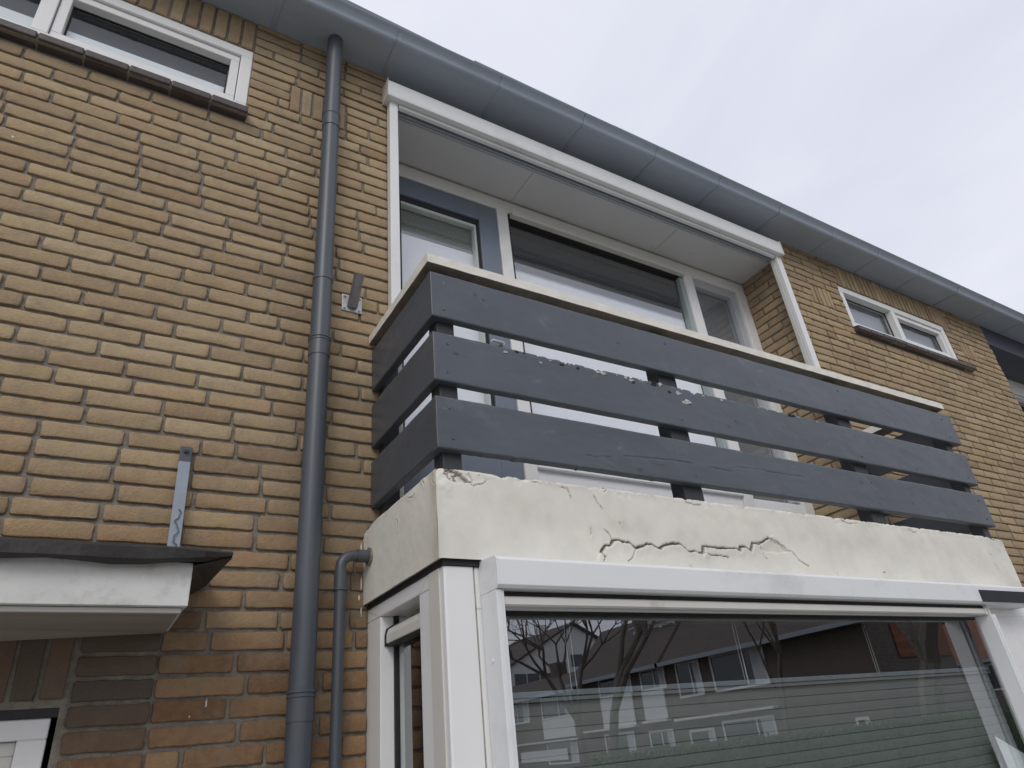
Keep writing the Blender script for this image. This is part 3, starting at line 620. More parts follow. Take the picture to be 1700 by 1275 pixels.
# blinds inside
mb = MB(); 
for i in range(13):
    z = 4.50-i*.0118
    mb.quad((1.12, .400, z), (1.585, .400, z), (1.585, .404, z+.0116), (1.12, .404, z+.0116))
tag(mb.build('venetian_blind', M['slat_blind']), 'pale green slatted blind in the upper balcony door glass', 'blind')
mb = MB(); zs = 4.345; n = 60
for i in range(n):
    a = 1.1+.5*i/n; b = 1.1+.5*(i+1)/n; ja = .416+.0006*math.sin(i*.7); jb = .416+.0006*math.sin((i+1)*.7)
    mb.quad((a, ja, 3.0), (b, jb, 3.0), (b, jb, zs), (a, ja, zs))
tag(mb.build('net_curtain', M['net'], smooth=True), 'white net curtain in the lower balcony door glass', 'curtain')
rb = empty('roller_blind', 'black roller blind lowered behind the big loggia window', 'blind', loc=(0, 0, 0))
MB().box(1.834, 3.262, .382, .388, 4.315, 4.60).build('blind_fabric', M['black_fabric'], rb)
mb = MB(); mb.box(1.835, 3.294, YB-.030, YB+.0115, 4.660, 4.6935); mb.build('pelmet', M['cream'], rb, .004)
mb = MB(); mb.box(1.834, 3.262, .374, .392, 4.585, 4.655); mb.build('cassette', M['black'], rb, .004)
mb = MB(); n = 150
for i in range(n):
    a = 1.83+1.435*i/n; b = 1.83+1.435*(i+1)/n; ja = .400+.0009*math.sin(i*.5); jb = .400+.0009*math.sin((i+1)*.5); h = h2 = 4.36
    mb.quad((a, ja, 3.0), (b, jb, 3.0), (b, jb, h2), (a, ja, h))
tag(mb.build('net_curtain', M['net'], smooth=True), 'white net curtain below the black blind in the big loggia window', 'curtain')
tag(MB().box(3.41, 3.80, .40, .405, 3.0, 4.63).build('curtain', M['frost']), 'grey curtain behind the narrow right loggia window', 'curtain')

# loggia roller screen: housing, bottom bar, two guide rails
ls = empty('roller_screen', 'white roller screen housing with guide rails across the loggia opening', 'screen')
MB().prism([(-.078, 4.782), (-.082, 4.80), (-.082, 4.888), (-.074, 4.903), (-.004, 4.905), (-.004, 4.782)], .872, 3.955).build('housing', M['white_al'], ls, .003)
MB().box(.868, .8718, -.084, -.003, 4.778, 4.908).build('end_cap', M['cream'], ls, .001); MB().box(3.9552, 3.962, -.084, -.003, 4.778, 4.908).build('end_cap', M['cream'], ls, .001)
MB().prism([(-.044, 4.760), (-.048, 4.768), (-.046, 4.778), (-.022, 4.779), (-.020, 4.764), (-.026, 4.758)], .944, 3.89).build('bottom_bar', M['white_al'], ls, .001)
MB().box(.944, 3.89, -.010, -.004, 4.755, 4.7785).build('screen_fabric', M['strap'], ls)
MB().box(.893, .938, -.046, -.004, 2.5, 4.781).build('guide_rail', M['white_al'], ls, .003)
mb = MB(); mb.box(3.905, 3.962, -.046, -.020, 2.5, 4.781); mb.box(3.925, 3.962, -.019, -.004, 2.5, 4.781); mb.build('guide_rail', M['white_al'], ls, .003)
MB().box(3.897, 3.922, -.018, .010, 2.5, 4.781).build('guide_rail', M['cream'], ls, .002)

# ================================================================== BALCONY
bal = empty('balcony', 'cream concrete balcony with three dark grey boards, posts and pale coping', 'balcony', loc=(0, 0, 0))
CR = dict(main=([(1.364, 2.279), (1.382, 2.301), (1.406, 2.304), (1.42, 2.321), (1.443, 2.325), (1.458, 2.318), (1.487, 2.319), (1.51, 2.302), (1.542, 2.308), (1.561, 2.319), (1.586, 2.319), (1.6, 2.31), (1.62, 2.306), (1.637, 2.317), (1.679, 2.327), (1.719, 2.329), (1.749, 2.304), (1.783, 2.306), (1.796, 2.299), (1.82, 2.303)], .0042),
  b2=([(1.82, 2.303), (1.867, 2.296), (1.911, 2.298), (1.945, 2.293)], .0018),
  b3=([(1.82, 2.304), (1.826, 2.325), (1.865, 2.325), (1.92, 2.324), (1.993, 2.327), (2.012, 2.322), (2.021, 2.337), (2.046, 2.337), (2.071, 2.324), (2.09, 2.353), (2.134, 2.356), (2.161, 2.368), (2.191, 2.381)], .0042),
  b4=([(2.191, 2.381), (2.233, 2.371), (2.27, 2.352), (2.286, 2.336), (2.309, 2.336), (2.333, 2.306), (2.358, 2.29), (2.387, 2.282)], .0017),
  b5=([(1.391, 2.355), (1.407, 2.347), (1.415, 2.33), (1.42, 2.321)], .0014), b6=([(2.133, 2.353), (2.137, 2.326), (2.136, 2.303), (2.154, 2.298)], .0011),
  b7=([(1.51, 2.302), (1.5, 2.286), (1.493, 2.27), (1.47, 2.257)], .0012), b8=([(1.364, 2.279), (1.368, 2.269), (1.377, 2.269), (1.371, 2.254)], .0018),
  t1=([(.907, 2.493), (.919, 2.473), (.913, 2.455), (.955, 2.465), (.97, 2.478), (.939, 2.492)], .0012), t2=([(1.241, 2.485), (1.267, 2.484), (1.277, 2.448)], .0012),
  t3=([(1.369, 2.471), (1.381, 2.444), (1.399, 2.422)], .0013), t4=([(1.403, 2.498), (1.433, 2.506), (1.417, 2.485)], .0014), t5=([(1.094, 2.506), (1.143, 2.491), (1.153, 2.49)], .0014),
  t6=([(1.335, 2.362), (1.338, 2.345), (1.333, 2.332)], .0018), t7=([(2.55, 2.262), (2.552, 2.248)], .0018), t8=([(2.87, 2.276), (2.885, 2.274)], .002), t9=([(1.46, 2.385), (1.462, 2.378)], .002), t10=([(2.70, 2.489), (2.74, 2.478), (2.80, 2.486)], .0016), t11=([(3.2, 2.49), (3.23, 2.474), (3.26, 2.478)], .0014), t12=([(1.79, 2.49), (1.83, 2.478), (1.86, 2.481)], .0013), t13=([(3.86, 2.42), (3.875, 2.395), (3.868, 2.36), (3.88, 2.33)], .0014), t14=([(1.745, 2.262), (1.746, 2.25)], .001), t15=([(1.615, 2.262), (1.616, 2.244)], .001))
HOLE = [(2.107, 2.351), (2.19, 2.378), (2.24, 2.365), (2.272, 2.346), (2.284, 2.331), (2.214, 2.324), (2.137, 2.326)]
SPALL = [(.828, 2.499), (.850, 2.503), (.874, 2.492), (.890, 2.478), (.914, 2.464), (.885, 2.463), (.860, 2.458), (.838, 2.466), (.826, 2.482)]
SP2 = [(3.90, 2.512), (3.93, 2.492), (3.955, 2.480), (3.985, 2.483), (3.99, 2.512)]
def dist_pl(X, Z, pts):
    D_ = np.full(X.shape, 9.); sgn = np.zeros(X.shape)
    for (a, b), (c, d_) in zip(pts, pts[1:]):
        dx, dz = c-a, d_-b; t = np.clip(((X-a)*dx+(Z-b)*dz)/(dx*dx+dz*dz), 0, 1); e = np.hypot(X-a-t*dx, Z-b-t*dz)
        c_ = e < D_; D_ = np.where(c_, e, D_); sgn = np.where(c_, np.sign(dx*(Z-b)-dz*(X-a)), sgn)
    return D_, sgn
def inpoly(X, Z, P):
    r = np.zeros(X.shape, bool)
    for i in range(len(P)):
        a, b = P[i]; c, d_ = P[i-1]; k = ((b > Z) != (d_ > Z)) & (X < (c-a)*(Z-b)/((d_-b) or 1e-9)+a); r ^= k
    return r
def vnoise(X, s, seed, oct_=4, Z=None):
    """smooth value noise on arrays"""
    r = np.random.default_rng(seed); out_ = np.zeros(X.shape); amp = 1.; tot = 0.
    for o in range(oct_):
        G = r.random((256, 64)); x = X*s*2**o; z = (Z if Z is not None else np.zeros_like(X))*s*2**o
        xi = np.floor(x).astype(int); zi = np.floor(z).astype(int); fx = x-xi; fz = z-zi; fx = fx*fx*(3-2*fx); fz = fz*fz*(3-2*fz)
        g = lambda i, j: G[i % 256, j % 64]
        out_ += amp*((g(xi, zi)*(1-fx)+g(xi+1, zi)*fx)*(1-fz)+(g(xi, zi+1)*(1-fx)+g(xi+1, zi+1)*fx)*fz); tot += amp; amp *= .5
    return out_/tot
SX0, SX1, SZ0, SZ1, SY = .801, 4.070, 2.235, 2.503, -.605
nx, nz = 1150, 92
u, v = np.meshgrid(np.linspace(0, 1, nx), np.linspace(0, 1, nz)); X = SX0+u*(SX1-SX0)
endr = np.clip((X-3.955)/.115, 0, 1)
ztop = SZ1-.004*(vnoise(X, 14, 3)-.3)-.006*np.clip(vnoise(X, 30, 4)-.62, 0, 1)*6-.014*endr**2-.006*np.exp(-((X-SX0)/.01)**2)
Z = SZ0+v*(ztop-SZ0); H = np.zeros(X.shape); T = np.zeros(X.shape+(3,))
wob = (vnoise(X, 90, 8, 3, Z)-.5)*.007; wob2 = (vnoise(X, 90, 9, 3, Z)-.5)*.007
for nme, (pts, wd) in CR.items():
    dd, sg = dist_pl(X+wob, Z+wob2, pts); ww = wd*(.5+.8*vnoise(X, 26, 17))
    H += .011*np.exp(-(dd/ww)**2)*(1 if wd > .003 else .6); T[..., 0] = np.maximum(T[..., 0], np.exp(-(dd/(ww*1.05))**4)*(1 if nme[0] != 't' else .5)*(.35+1.1*vnoise(X, 45, 19, 2, Z) if wd < .003 else 1))
    if wd > .003: H -= .0060*np.exp(-(dd/.024)**2)*(sg < 0)*(dd > ww*.5); H += .0012*np.exp(-(dd/.02)**2)*(sg > 0); T[..., 1] = np.maximum(T[..., 1], .3*np.exp(-(dd/.006)**2))
    if nme[0] == 't': H -= .0016*np.exp(-(dd/.014)**2)*(sg > 0)
hp = inpoly(X+wob, Z+wob2, HOLE); H += np.where(hp, .007, 0); T[..., 2] = np.maximum(T[..., 2], np.where(hp, .12, 0))
for P_ in (SPALL, SP2):
    q = inpoly(X+wob*1.3, Z+wob2*1.3, P_); H += np.where(q, .010+.008*vnoise(X, 160, 5, 3, Z), 0); T[..., 0] = np.where(q, .62+.3*vnoise(X, 130, 6, 3, Z), T[..., 0])
H += (vnoise(X, 9, 21, 4, Z)-.5)*.0035
H -= .0035*np.clip((vnoise(X, 18, 91, 3, Z)-.5)*3, 0, 1)*np.exp(-((X-.88)/.09)**2-((Z-2.445)/.035)**2)*2
for cx_, cz_, rx_, rz_, am_ in ((1.335, 2.352, .02, .035, .2), (1.47, 2.375, .09, .035, .32), (1.75, 2.36, .06, .03, .25), (1.10, 2.40, .22, .06, .16), (2.62, 2.40, .35, .05, .18), (3.3, 2.42, .3, .05, .16), (2.05, 2.44, .3, .03, .15)):
    T[..., 2] = np.maximum(T[..., 2], am_*1.1*np.exp(-((X-cx_)/rx_)**2-((Z-cz_)/rz_)**2)*np.clip(vnoise(X, 22, 95, 4, Z)*2.2-.35, 0, 1.3))
T[..., 2] = np.maximum(T[..., 2], .30*np.exp(-((ztop-Z)/.022)**2)*np.clip(vnoise(X, 10, 96, 4, Z)*2-.4, 0, 1))
edge = np.clip((ztop-Z)/.010, 0, 1); H += .007*(1-edge)**2
flake = np.clip((vnoise(X, 26, 31, 4, Z)-.60)*9, 0, 1)*np.clip(1-(ztop-Z)/.035, 0, 1); H += flake*.0035; T[..., 1] = np.maximum(T[..., 1], np.clip((vnoise(X, 34, 33, 4, Z)-.50)*4, 0, 1)*np.clip(1-(ztop-Z)/.016, 0, 1)**1.0*.9)
T[..., 1] = np.maximum(T[..., 1], .8*np.clip((vnoise(X, 30, 35, 4, Z)-.45)*4, 0, 1)*np.exp(-((X-3.99)/.06)**2)*np.clip(1-(ztop-Z)/.12, 0, 1))
T[..., 2] = np.maximum(T[..., 2], .35*np.exp(-((X-SX0)/.012)**2)*np.clip(1.3-v, 0, 1)*vnoise(X, 20, 41, 3, Z)*1.5)
Y = SY+H; Y = Y+.006*np.exp(-(X-SX0)/.004)+.02*np.clip((X-4.05)/.02, 0, 1)**2
def grid_faces(nx, nz): i = (np.arange(nz-1)[:, None]*nx+np.arange(nx-1)[None]).ravel(); return np.stack([i, i+1, i+nx+1, i+nx], -1)
np_mesh('slab', np.stack([X, Y, Z], -1).reshape(-1, 3), grid_faces(nx, nz), M['plaster'], bal, T.reshape(-1, 3), np.ones((nx-1)*(nz-1), bool))
# left cheek of the slab
ny = 210; u, v = np.meshgrid(np.linspace(0, 1, ny), np.linspace(0, 1, nz)); YY = .03+u*(SY+.006-.03)
zt_ = 2.503-.004*(vnoise(YY+5, 16, 3)-.3)-.020*np.exp(-((YY+.02)/.04)**2); ZZ = SZ0+v*(zt_-SZ0); H = (vnoise(YY+7, 9, 22, 4, ZZ)-.5)*.004; T = np.zeros(YY.shape+(3,))
for pts, wd in (([(-.30, 2.44), (-.312, 2.425), (-.305, 2.405)], .0022), ([(-.50, 2.50), (-.515, 2.485), (-.52, 2.475)], .002), ([(-.58, 2.49), (-.575, 2.47), (-.585, 2.455)], .0018), ([(-.40, 2.475), (-.43, 2.468), (-.45, 2.473)], .0013)):
    dd, sg = dist_pl(YY, ZZ, pts); H += .006*np.exp(-(dd/wd)**2)-.002*np.exp(-(dd/.01)**2); T[..., 0] = np.maximum(T[..., 0], .8*np.exp(-(dd/wd)**4))
H += .006*(1-np.clip((zt_-ZZ)/.01, 0, 1))**2
T[..., 2] = .55*np.exp(-((YY+.59)/.035)**2)*(.35+.9*vnoise(YY+3, 16, 51, 4, ZZ))+.45*np.exp(-((YY+.5)/.1)**2)*np.clip((2.34-ZZ)/.1, 0, 1)*vnoise(YY+3, 12, 52, 4, ZZ)
T[..., 1] = np.clip((vnoise(YY+9, 24, 61, 4, ZZ)-.52)*4, 0, 1)*np.clip(1-(zt_-ZZ)/.03, 0, 1)*.8
np_mesh('slab_cheek', np.stack([SX0+H, YY, ZZ], -1).reshape(-1, 3), grid_faces(ny, nz), M['plaster'], bal, T.reshape(-1, 3), np.ones((ny-1)*(nz-1), bool))
MB().box(.808, 4.062, -.592, .34, 2.240, 2.492).build('slab_core', M['coping'], bal)
mb = MB(); mb.box(.816, 4.05, -.592, .0, 2.2205, 2.2395); mb.build('sealant_joint', M['black'], bal)
# boards
def board(x0, x1, z0, z1, y0=-.577, y1=-.549, crack=None, seed=0, horiz=True, chips=False):
    """a planed board with slightly wavy edges, small dents and long checks"""
    L_ = x1-x0; nu = int(L_/.005); nv = 48; uu, vv = np.meshgrid(np.linspace(0, 1, nu), np.linspace(0, 1, nv)); U = x0+uu*L_
    ra = lambda k, s, a: a*(vnoise(U+k, s, 100+seed*7+k, 3)-.5)
    lo = z0+ra(1, 8, .003); hi = z1+ra(2, 8, .003)
    if seed == 3: lo = lo-.005*np.clip(vnoise(U, 30, 77)-.60, 0, 1)*8*np.exp(-((U-1.35)/.3)**2)
    if chips: hi = hi-.007*np.clip(vnoise(U, 40, 71)-.58, 0, 1)*9*np.clip((U-1.05)/.3, 0, 1)*np.clip((2.7-U)/.3, 0, 1)
    Zb = lo+vv*(hi-lo); Hh = (vnoise(U*.5, 20, 200+seed, 4, Zb)-.5)*.0022
    e = np.minimum(Zb-lo, hi-Zb); Hh = Hh+.0025*(1-np.clip(e/.004, 0, 1))**2
    Tn = np.zeros(U.shape+(3,)); rs = np.random.default_rng(900+seed)
    if horiz:
        for q_ in range(8):      # scuffs, small rubbed marks
            cx_, cz_, an = rs.uniform(x0, x1), rs.uniform(z0+.02, z1-.02), rs.uniform(-.9, .9); lx, lz = rs.uniform(.006, .03), rs.uniform(.002, .006)
            du = (U-cx_)*math.cos(an)+(Zb-cz_)*math.sin(an); dv_ = -(U-cx_)*math.sin(an)+(Zb-cz_)*math.cos(an)
            Tn[..., 1] = np.maximum(Tn[..., 1], rs.uniform(.2, .6)*np.exp(-(du/lx)**2-(dv_/lz)**2)*np.clip(vnoise(U, 70, 40+q_, 3, Zb)*2.4-.6, 0, 1))
        for q_ in range(4):
            cx_, cz_ = rs.uniform(x0, x1), rs.uniform(z0+.02, z1-.02); Tn[..., 0] = np.maximum(Tn[..., 0], .8*np.exp(-((U-cx_)/.009)**2-((Zb-cz_)/.005)**2))
        Tn[..., 1] = np.maximum(Tn[..., 1], (.75 if chips else .3)*np.clip((vnoise(U, 45, 66+seed, 3, Zb)-.66)*10, 0, 1)*np.clip(1-(hi-Zb)/.016, 0, 1))
    for pts, wd, dp_ in crack or []:
        dd, sg = dist_pl(U+(vnoise(U, 60, 5)-.5)*.004, Zb+(vnoise(U, 50, 6)-.5)*.006, pts); Hh = Hh+dp_*.25*np.exp(-(dd/wd)**2)-dp_*.12*np.exp(-(dd/(wd*4))**2)*(sg > 0); Tn[..., 0] = np.maximum(Tn[..., 0], .7*np.exp(-(dd/(wd*.6))**2)*np.clip(vnoise(U, 30, 88, 3)*4-1.7, 0, 1))
    if horiz: A = np.stack([U, y0+Hh, Zb], -1)
    else: A = np.stack([y0+Hh, U, Zb], -1)
    V = A.reshape(-1, 3); F = grid_faces(nu, nv)
    B = V.copy(); ax = 1 if horiz else 0; B[:, ax] = y1
    F2 = F[:, ::-1]+len(V); rim = [c for c in range(nu)]+[r*nu+nu-1 for r in range(1, nv)]+[(nv-1)*nu+c for c in range(nu-2, -1, -1)]+[r*nu for r in range(nv-2, 0, -1)]
    rim = np.array(rim); rn = np.roll(rim, -1); F3 = np.stack([rn, rim, rim+len(V), rn+len(V)], -1)
    F_ = np.concatenate([F, F2, F3]); sm = np.array([True]*len(F)+[False]*(len(F2)+len(F3)))
    V2 = np.concatenate([V, B])
    Tn = Tn.reshape(-1, 3); o = np_mesh('board', V2, F_, M['board'], bal, np.concatenate([Tn, Tn*0]), sm); return o
SL = [(3.062, 3.250), (2.814, 2.999), (2.578, 2.757)]
XR = [4.158, 4.142, 4.128]
ck = {1: [([(1.09, 2.985), (1.2, 2.975), (1.34, 2.983)], .002, .002)],
      2: [([(1.388, 2.628), (1.43, 2.627), (1.495, 2.634)], .0022, .005), ([(1.563, 2.648), (1.647, 2.652), (1.71, 2.658), (1.791, 2.662), (1.898, 2.663)], .0026, .006), ([(1.997, 2.656), (2.108, 2.655)], .003, .005), ([(2.154, 2.678), (2.29, 2.683), (2.455, 2.682), (2.579, 2.686)], .0026, .004), ([(1.58, 2.63), (1.75, 2.637)], .0016, .0015)]}
for i, (a, b) in enumerate(SL):
    board(.8222, XR[i], a, b, crack=ck.get(i), seed=i+1, chips=(i == 1))
    for (n_, y_) in (('left', None),):
        o = board(-.5738, -.006, a, b, y0=.8226, y1=.8505, seed=i+5, horiz=False)
    o = MB().box(XR[i]-.030, XR[i]-.002, -.5485, -.006, a+.002, b-.002).build('board', M['greypaint'], bal, .003)
# mitre butt seam, nail heads
for i, (a, b) in enumerate(SL):
    for x in (.872, 1.905, 3.09, 4.06):
        for z in (a+.035, b-.04):
            MB().tube([(x+random.uniform(-.012, .012), -.5755, z), (x, -.5782, z)], .0035, 10).build('screw', M['greypaint'], bal, smooth=True)
# posts
for x0, x1 in ((.852, .918), (1.855, 1.955), (3.04, 3.145), (4.035, 4.095)):
    box('post', x0, x1, -.5485, -.485, 2.48, 3.268, M['darkpaint'], bal, .003)
    MB().box(x0+.015, x1-.02, -.54, -.52, 3.266, 3.277).build('post_bracket', M['steel_dark'], bal, .002)
box('post', .852, .915, -.06, -.01, 2.48, 3.268, M['darkpaint'], bal, .003)
# coping: one long stone and a short return on the left, one on the right
def coping(pr, ax0, ax1, axis):
    mb = MB(); n = 60 if axis == 'x' else 14
    prev = None
    for i in range(n+1):
        t = ax0+(ax1-ax0)*i/n; row = []
        for k, (a, b) in enumerate(pr):
            da = random.uniform(-.0007, .0007); db = random.uniform(-.0007, .0007); row.append((t, a+da, b+db) if axis == 'x' else (a+da, t, b+db))
        if prev:
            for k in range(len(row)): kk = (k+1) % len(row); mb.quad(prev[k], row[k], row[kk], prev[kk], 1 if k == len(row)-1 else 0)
        else: mb.poly(row)
        prev = row
    mb.poly(prev); return mb
cy = -.583
pr = [(cy, 3.283), (cy-.001, 3.318), (cy+.006, 3.325), (cy+.12, 3.327), (cy+.125, 3.282)]
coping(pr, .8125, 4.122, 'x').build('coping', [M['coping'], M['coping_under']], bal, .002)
pr = [(.8105, 3.283), (.8095, 3.318), (.816, 3.325), (.930, 3.327), (.935, 3.282)]
coping(pr, cy+.1255, -.004, 'y').build('coping', [M['coping'], M['coping_under']], bal, .002)
MB().box(.8102, .8122, cy, cy+.125, 3.2835, 3.3235).build('coping_end', M['coping'], bal)
pr = [(4.0, 3.283), (4.0, 3.325), (4.115, 3.327), (4.121, 3.318), (4.121, 3.282)]
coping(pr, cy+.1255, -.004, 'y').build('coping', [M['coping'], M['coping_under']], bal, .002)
# curled paint flakes along the top of the middle board
FL = [(1.098, 2.977, .010), (1.145, 2.991, .011), (1.178, 2.991, .006), (1.247, 2.969, .008), (1.339, 2.980, .010), (1.411, 2.980, .009), (1.454, 2.992, .010), (1.510, 2.984, .013), (1.537, 2.984, .016), (1.643, 2.988, .009), (1.672, 2.981, .014), (1.677, 2.974, .010), (1.787, 2.989, .017), (1.822, 2.993, .014), (1.867, 2.968, .011), (1.913, 2.972, .018), (1.950, 2.936, .024), (2.063, 2.987, .008), (2.169, 2.986, .012), (2.404, 2.991, .011), (2.617, 2.990, .016), (2.64, 2.990, .012), (2.675, 2.990, .008), (2.812, 2.988, .007), (3.002, 2.966, .006), (2.225, 2.895, .005), (1.29, 2.986, .006), (1.375, 2.988, .005), (1.60, 2.99, .006), (1.72, 2.988, .006)]
r_ = random.Random(5)
for (x, z, s_) in FL:
    mb = MB(); k = r_.randint(5, 8); pts = []
    for j in range(k):
        a = 2*math.pi*j/k; rr = s_*r_.uniform(.35, 1.0); dx = rr*math.cos(a)*1.35; dz = rr*math.sin(a)*.62; pts.append((x+dx, -.5782-max(0, dz+s_*.2)*r_.uniform(.1, .7), min(z+dz, 3.001)))
    mb.poly(pts, 0); mb.poly([(p[0]*1, p[1]+.0008, p[2]) for p in reversed(pts)], 0)
    if s_ > .0095: 
        q = [(x+(p[0]-x)*.55+s_*.7, -.5776, z+(p[2]-z)*.5-s_*.15) for p in pts]; mb.poly(q, 1)
    mb.build('paint_flake', [M['chip_white'] if r_.random() < .62 or s_ > .02 else M['chip_dark'], M['chip_dark']], bal)

# ================================================================== BAY WINDOW
bay = empty('bay_window', None, None); bay.parent = house; bay['label'] = 'white framed bay window under the balcony'
# side light, frame with mitred look
mb = MB(); xs0, xs1 = .82, .90
mb.box(xs0, xs1, -.489, .028, 2.178, 2.221); mb.box(xs0, xs1, -.110, .028, 0.4, 2.177); mb.box(xs0, xs1, -.489, -.418, 0.4, 2.177)
mb.build('side_frame', M['white'], bay, .003)
mb = MB(); mb.quad((.8195, -.489, 2.2212), (.8195, -.489, 2.2202), (.8195, -.419, 2.176), (.8195, -.419, 2.177)); mb.build('mitre_line', M['grime'], bay); MB().quad((.8195, .028, 2.2212), (.8195, .028, 2.2202), (.8195, -.11, 2.176), (.8195, -.11, 2.177)).build('mitre_line', M['grime'], bay)
mb = MB(); mb.quad((.872, -.110, .4), (.872, -.418, .4), (.872, -.418, 2.178), (.872, -.110, 2.178)); mb.build('side_pane', M['glass'], bay)
mb = MB(); mb.box(.864, .880, -.418, -.408, .4, 2.178); mb.box(.864, .880, -.12, -.110, .4, 2.178); mb.build('glazing_seal', M['black'], bay)
# trickle vent hood in the side light
mb = MB(); mb.prism([(.866, 2.150), (.842, 2.135), (.836, 2.118), (.836, 2.092), (.866, 2.092)], -.405, -.118, 'y'); mb.build('ventilation_hood', M['cream'], bay, .003)
mb = MB(); mb.prism([(.870, 2.156), (.838, 2.138), (.833, 2.118), (.833, 2.086), (.870, 2.086)], -.4155, -.4055, 'y'); mb.prism([(.870, 2.156), (.838, 2.138), (.833, 2.118), (.833, 2.086), (.870, 2.086)], -.1175, -.1105, 'y'); mb.box(.839, .868, -.404, -.119, 2.083, 2.0915); mb.build('hood_end_cap', M['black'], bay)
# corner trim and post
MB().box(.8165, .84, -.5605, -.4905, 0.4, 2.219).build('corner_trim', M['cream'], bay, .002)
MB().box(.8185, .8195, -.4925, -.4895, .4, 2.219).build('sealant_line', M['grime'], bay)
MB().prism([(.820, -.5610), (.820, -.5830), (.826, -.586), (.911, -.586), (.911, -.54), (.84, -.54)], .4, 2.2195, 'z').build('corner_post', M['white'], bay, .002)
MB().box(.9115, .9165, -.580, -.55, .4, 2.219).build('sealant_line', M['grime'], bay)
# front frame
mb = MB(); mb.box(.917, 4.02, -.584, -.50, 2.105, 2.2195); mb.box(.917, .992, -.584, -.50, .4, 2.105); mb.box(3.66, 4.02, -.584, -.50, .4, 2.105); mb.box(.993, 3.66, -.584, -.50, .4, .45)
mb.build('front_frame', M['white'], bay, .003)
mb = MB(); 
for a in ((.993, 1.001, .45, 2.104), (3.651, 3.6595, .45, 2.104), (1.001, 3.651, 2.094, 2.1045)): mb.box(a[0], a[1], -.568, -.553, a[2], a[3])
mb.build('glazing_seal', M['black'], bay)
MB().quad((.995, -.56, .45), (3.658, -.56, .45), (3.658, -.56, 2.10), (.995, -.56, 2.10)).build('front_pane', M['glass'], bay)
MB().box(4.02, 4.07, -.58, .0, 0, 2.22).build('side_wall', M['white'], bay, .003)
mb = MB(); mb.box(.83, 4.03, -.57, .0, 0.0, .40); mb.build('sill_wall', M['mortar'], bay)
# bay roller screen
bs = empty('roller_screen', 'white roller screen box with dark solar strip over the bay window', 'screen')
MB().prism([(-.5865, 2.142), (-.676, 2.142), (-.684, 2.150), (-.685, 2.218), (-.678, 2.2265), (-.606, 2.2325), (-.5865, 2.2325)], .934, 3.905).build('housing', M['white_al'], bs, .0015)
MB().prism([(-.5865, 2.140), (-.677, 2.140), (-.6865, 2.149), (-.6870, 2.2195), (-.679, 2.2290), (-.606, 2.2345), (-.5865, 2.2345)], .9295, .9338).build('end_cap', M['white_al'], bs, .0008)
MB().prism([(-.5865, 2.140), (-.677, 2.140), (-.6865, 2.149), (-.6870, 2.2195), (-.679, 2.2290), (-.606, 2.2345), (-.5865, 2.2345)], 3.9052, 3.91).build('end_cap', M['white_al'], bs, .0008)
MB().box(3.424, 3.902, -.6885, -.6852, 2.1475, 2.200).build('solar_strip', M['solar_strip'], bs, .001)
mb = MB(); mb.box(.9295, .9455, -.672, -.587, .45, 2.1395); mb.box(.946, .958, -.666, -.6, .45, 2.1395); mb.build('guide_rail', M['white_al'], bs, .002)
MB().tube([(.9295, -.628, 1.965), (.9265, -.628, 1.965)], .0052, 14).build('rail_cap', M['white'], bs, smooth=True)
mb = MB(); mb.box(3.50, 3.516, -.672, -.587, .45, 2.098); mb.box(3.4885, 3.4995, -.666, -.6, .45, 2.098); mb.box(3.516, 3.53, -.65, -.587, .45, 2.1395); mb.build('guide_rail', M['white_al'], bs, .002)
MB().prism([(-.650, 2.100), (-.656, 2.104), (-.656, 2.122), (-.648, 2.127), (-.622, 2.127), (-.622, 2.100)], .9585, 3.472).build('bottom_bar', M['cream'], bs, .001)
MB().box(3.4725, 3.488, -.658, -.62, 2.0985, 2.1275).build('bar_end_cap', M['cream'], bs, .001)
MB().box(.9585, 3.5, -.640, -.632, 2.127, 2.141).build('screen_fabric', M['black'], bs)
# pleated shade inside the bay
ps = empty('pleated_blind', 'sage pleated blind with pale top rail behind the bay window glass', 'blind')
MB().box(1.01, 3.645, -.492, -.462, 1.884, 1.900).build('top_rail', M['strap'], ps, .003)
MB().box(1.01, 3.645, -.490, -.464, 1.872, 1.8815).build('top_rail_seal', M['pleat'], ps)
mb = MB(); z = 1.871; k = 0
while z > .5:
    z2 = z-.0343; kn = ((0, 0), (.05, .0042), (.5, .0055), (.95, .0042), (1, 0))
    for (a, da), (b, db) in zip(kn, kn[1:]):
        ya = -.472-da; yb = -.472-db
        mb.quad((1.012, ya, z+(z2-z)*a), (3.643, ya, z+(z2-z)*a), (3.643, yb, z+(z2-z)*b), (1.012, yb, z+(z2-z)*b))
    z = z2; k += 1
mb.build('pleats', M['pleat'], ps)
for x in (1.275, 1.295, 2.02, 2.035, 2.80, 2.815):
    MB().tube([(x, -.478, 1.90), (x, -.478, 2.10)], .0011, 6).build('cord', M['cord'], ps)
# curtain gathered at the right inside the bay
mb = MB(); prev = None
for i in range(90):
    x = 3.78+i*.0025; y = -.405+.028*math.sin(i*.42)+.008*math.sin(i*1.3); 
    if prev: mb.quad((prev[0], prev[1], .5), (x, y, .5), (x, y, 2.14), (prev[0], prev[1], 2.14))
    prev = (x, y)
tag(mb.build('curtain', M['curtain'], smooth=True), 'pale grey curtain gathered at the right of the bay window', 'curtain')
mb = MB(); prev = None
for i in range(50):
    y = -.05-i*.0055; x = 1.02+.022*math.sin(i*.5)
    if prev: mb.quad((prev[0], prev[1], .5), (x, y, .5), (x, y, 2.14), (prev[0], prev[1], 2.14))
    prev = (x, y)
tag(mb.build('curtain', M['curtain'], smooth=True), 'pale grey curtain behind the narrow side glass of the bay', 'curtain')

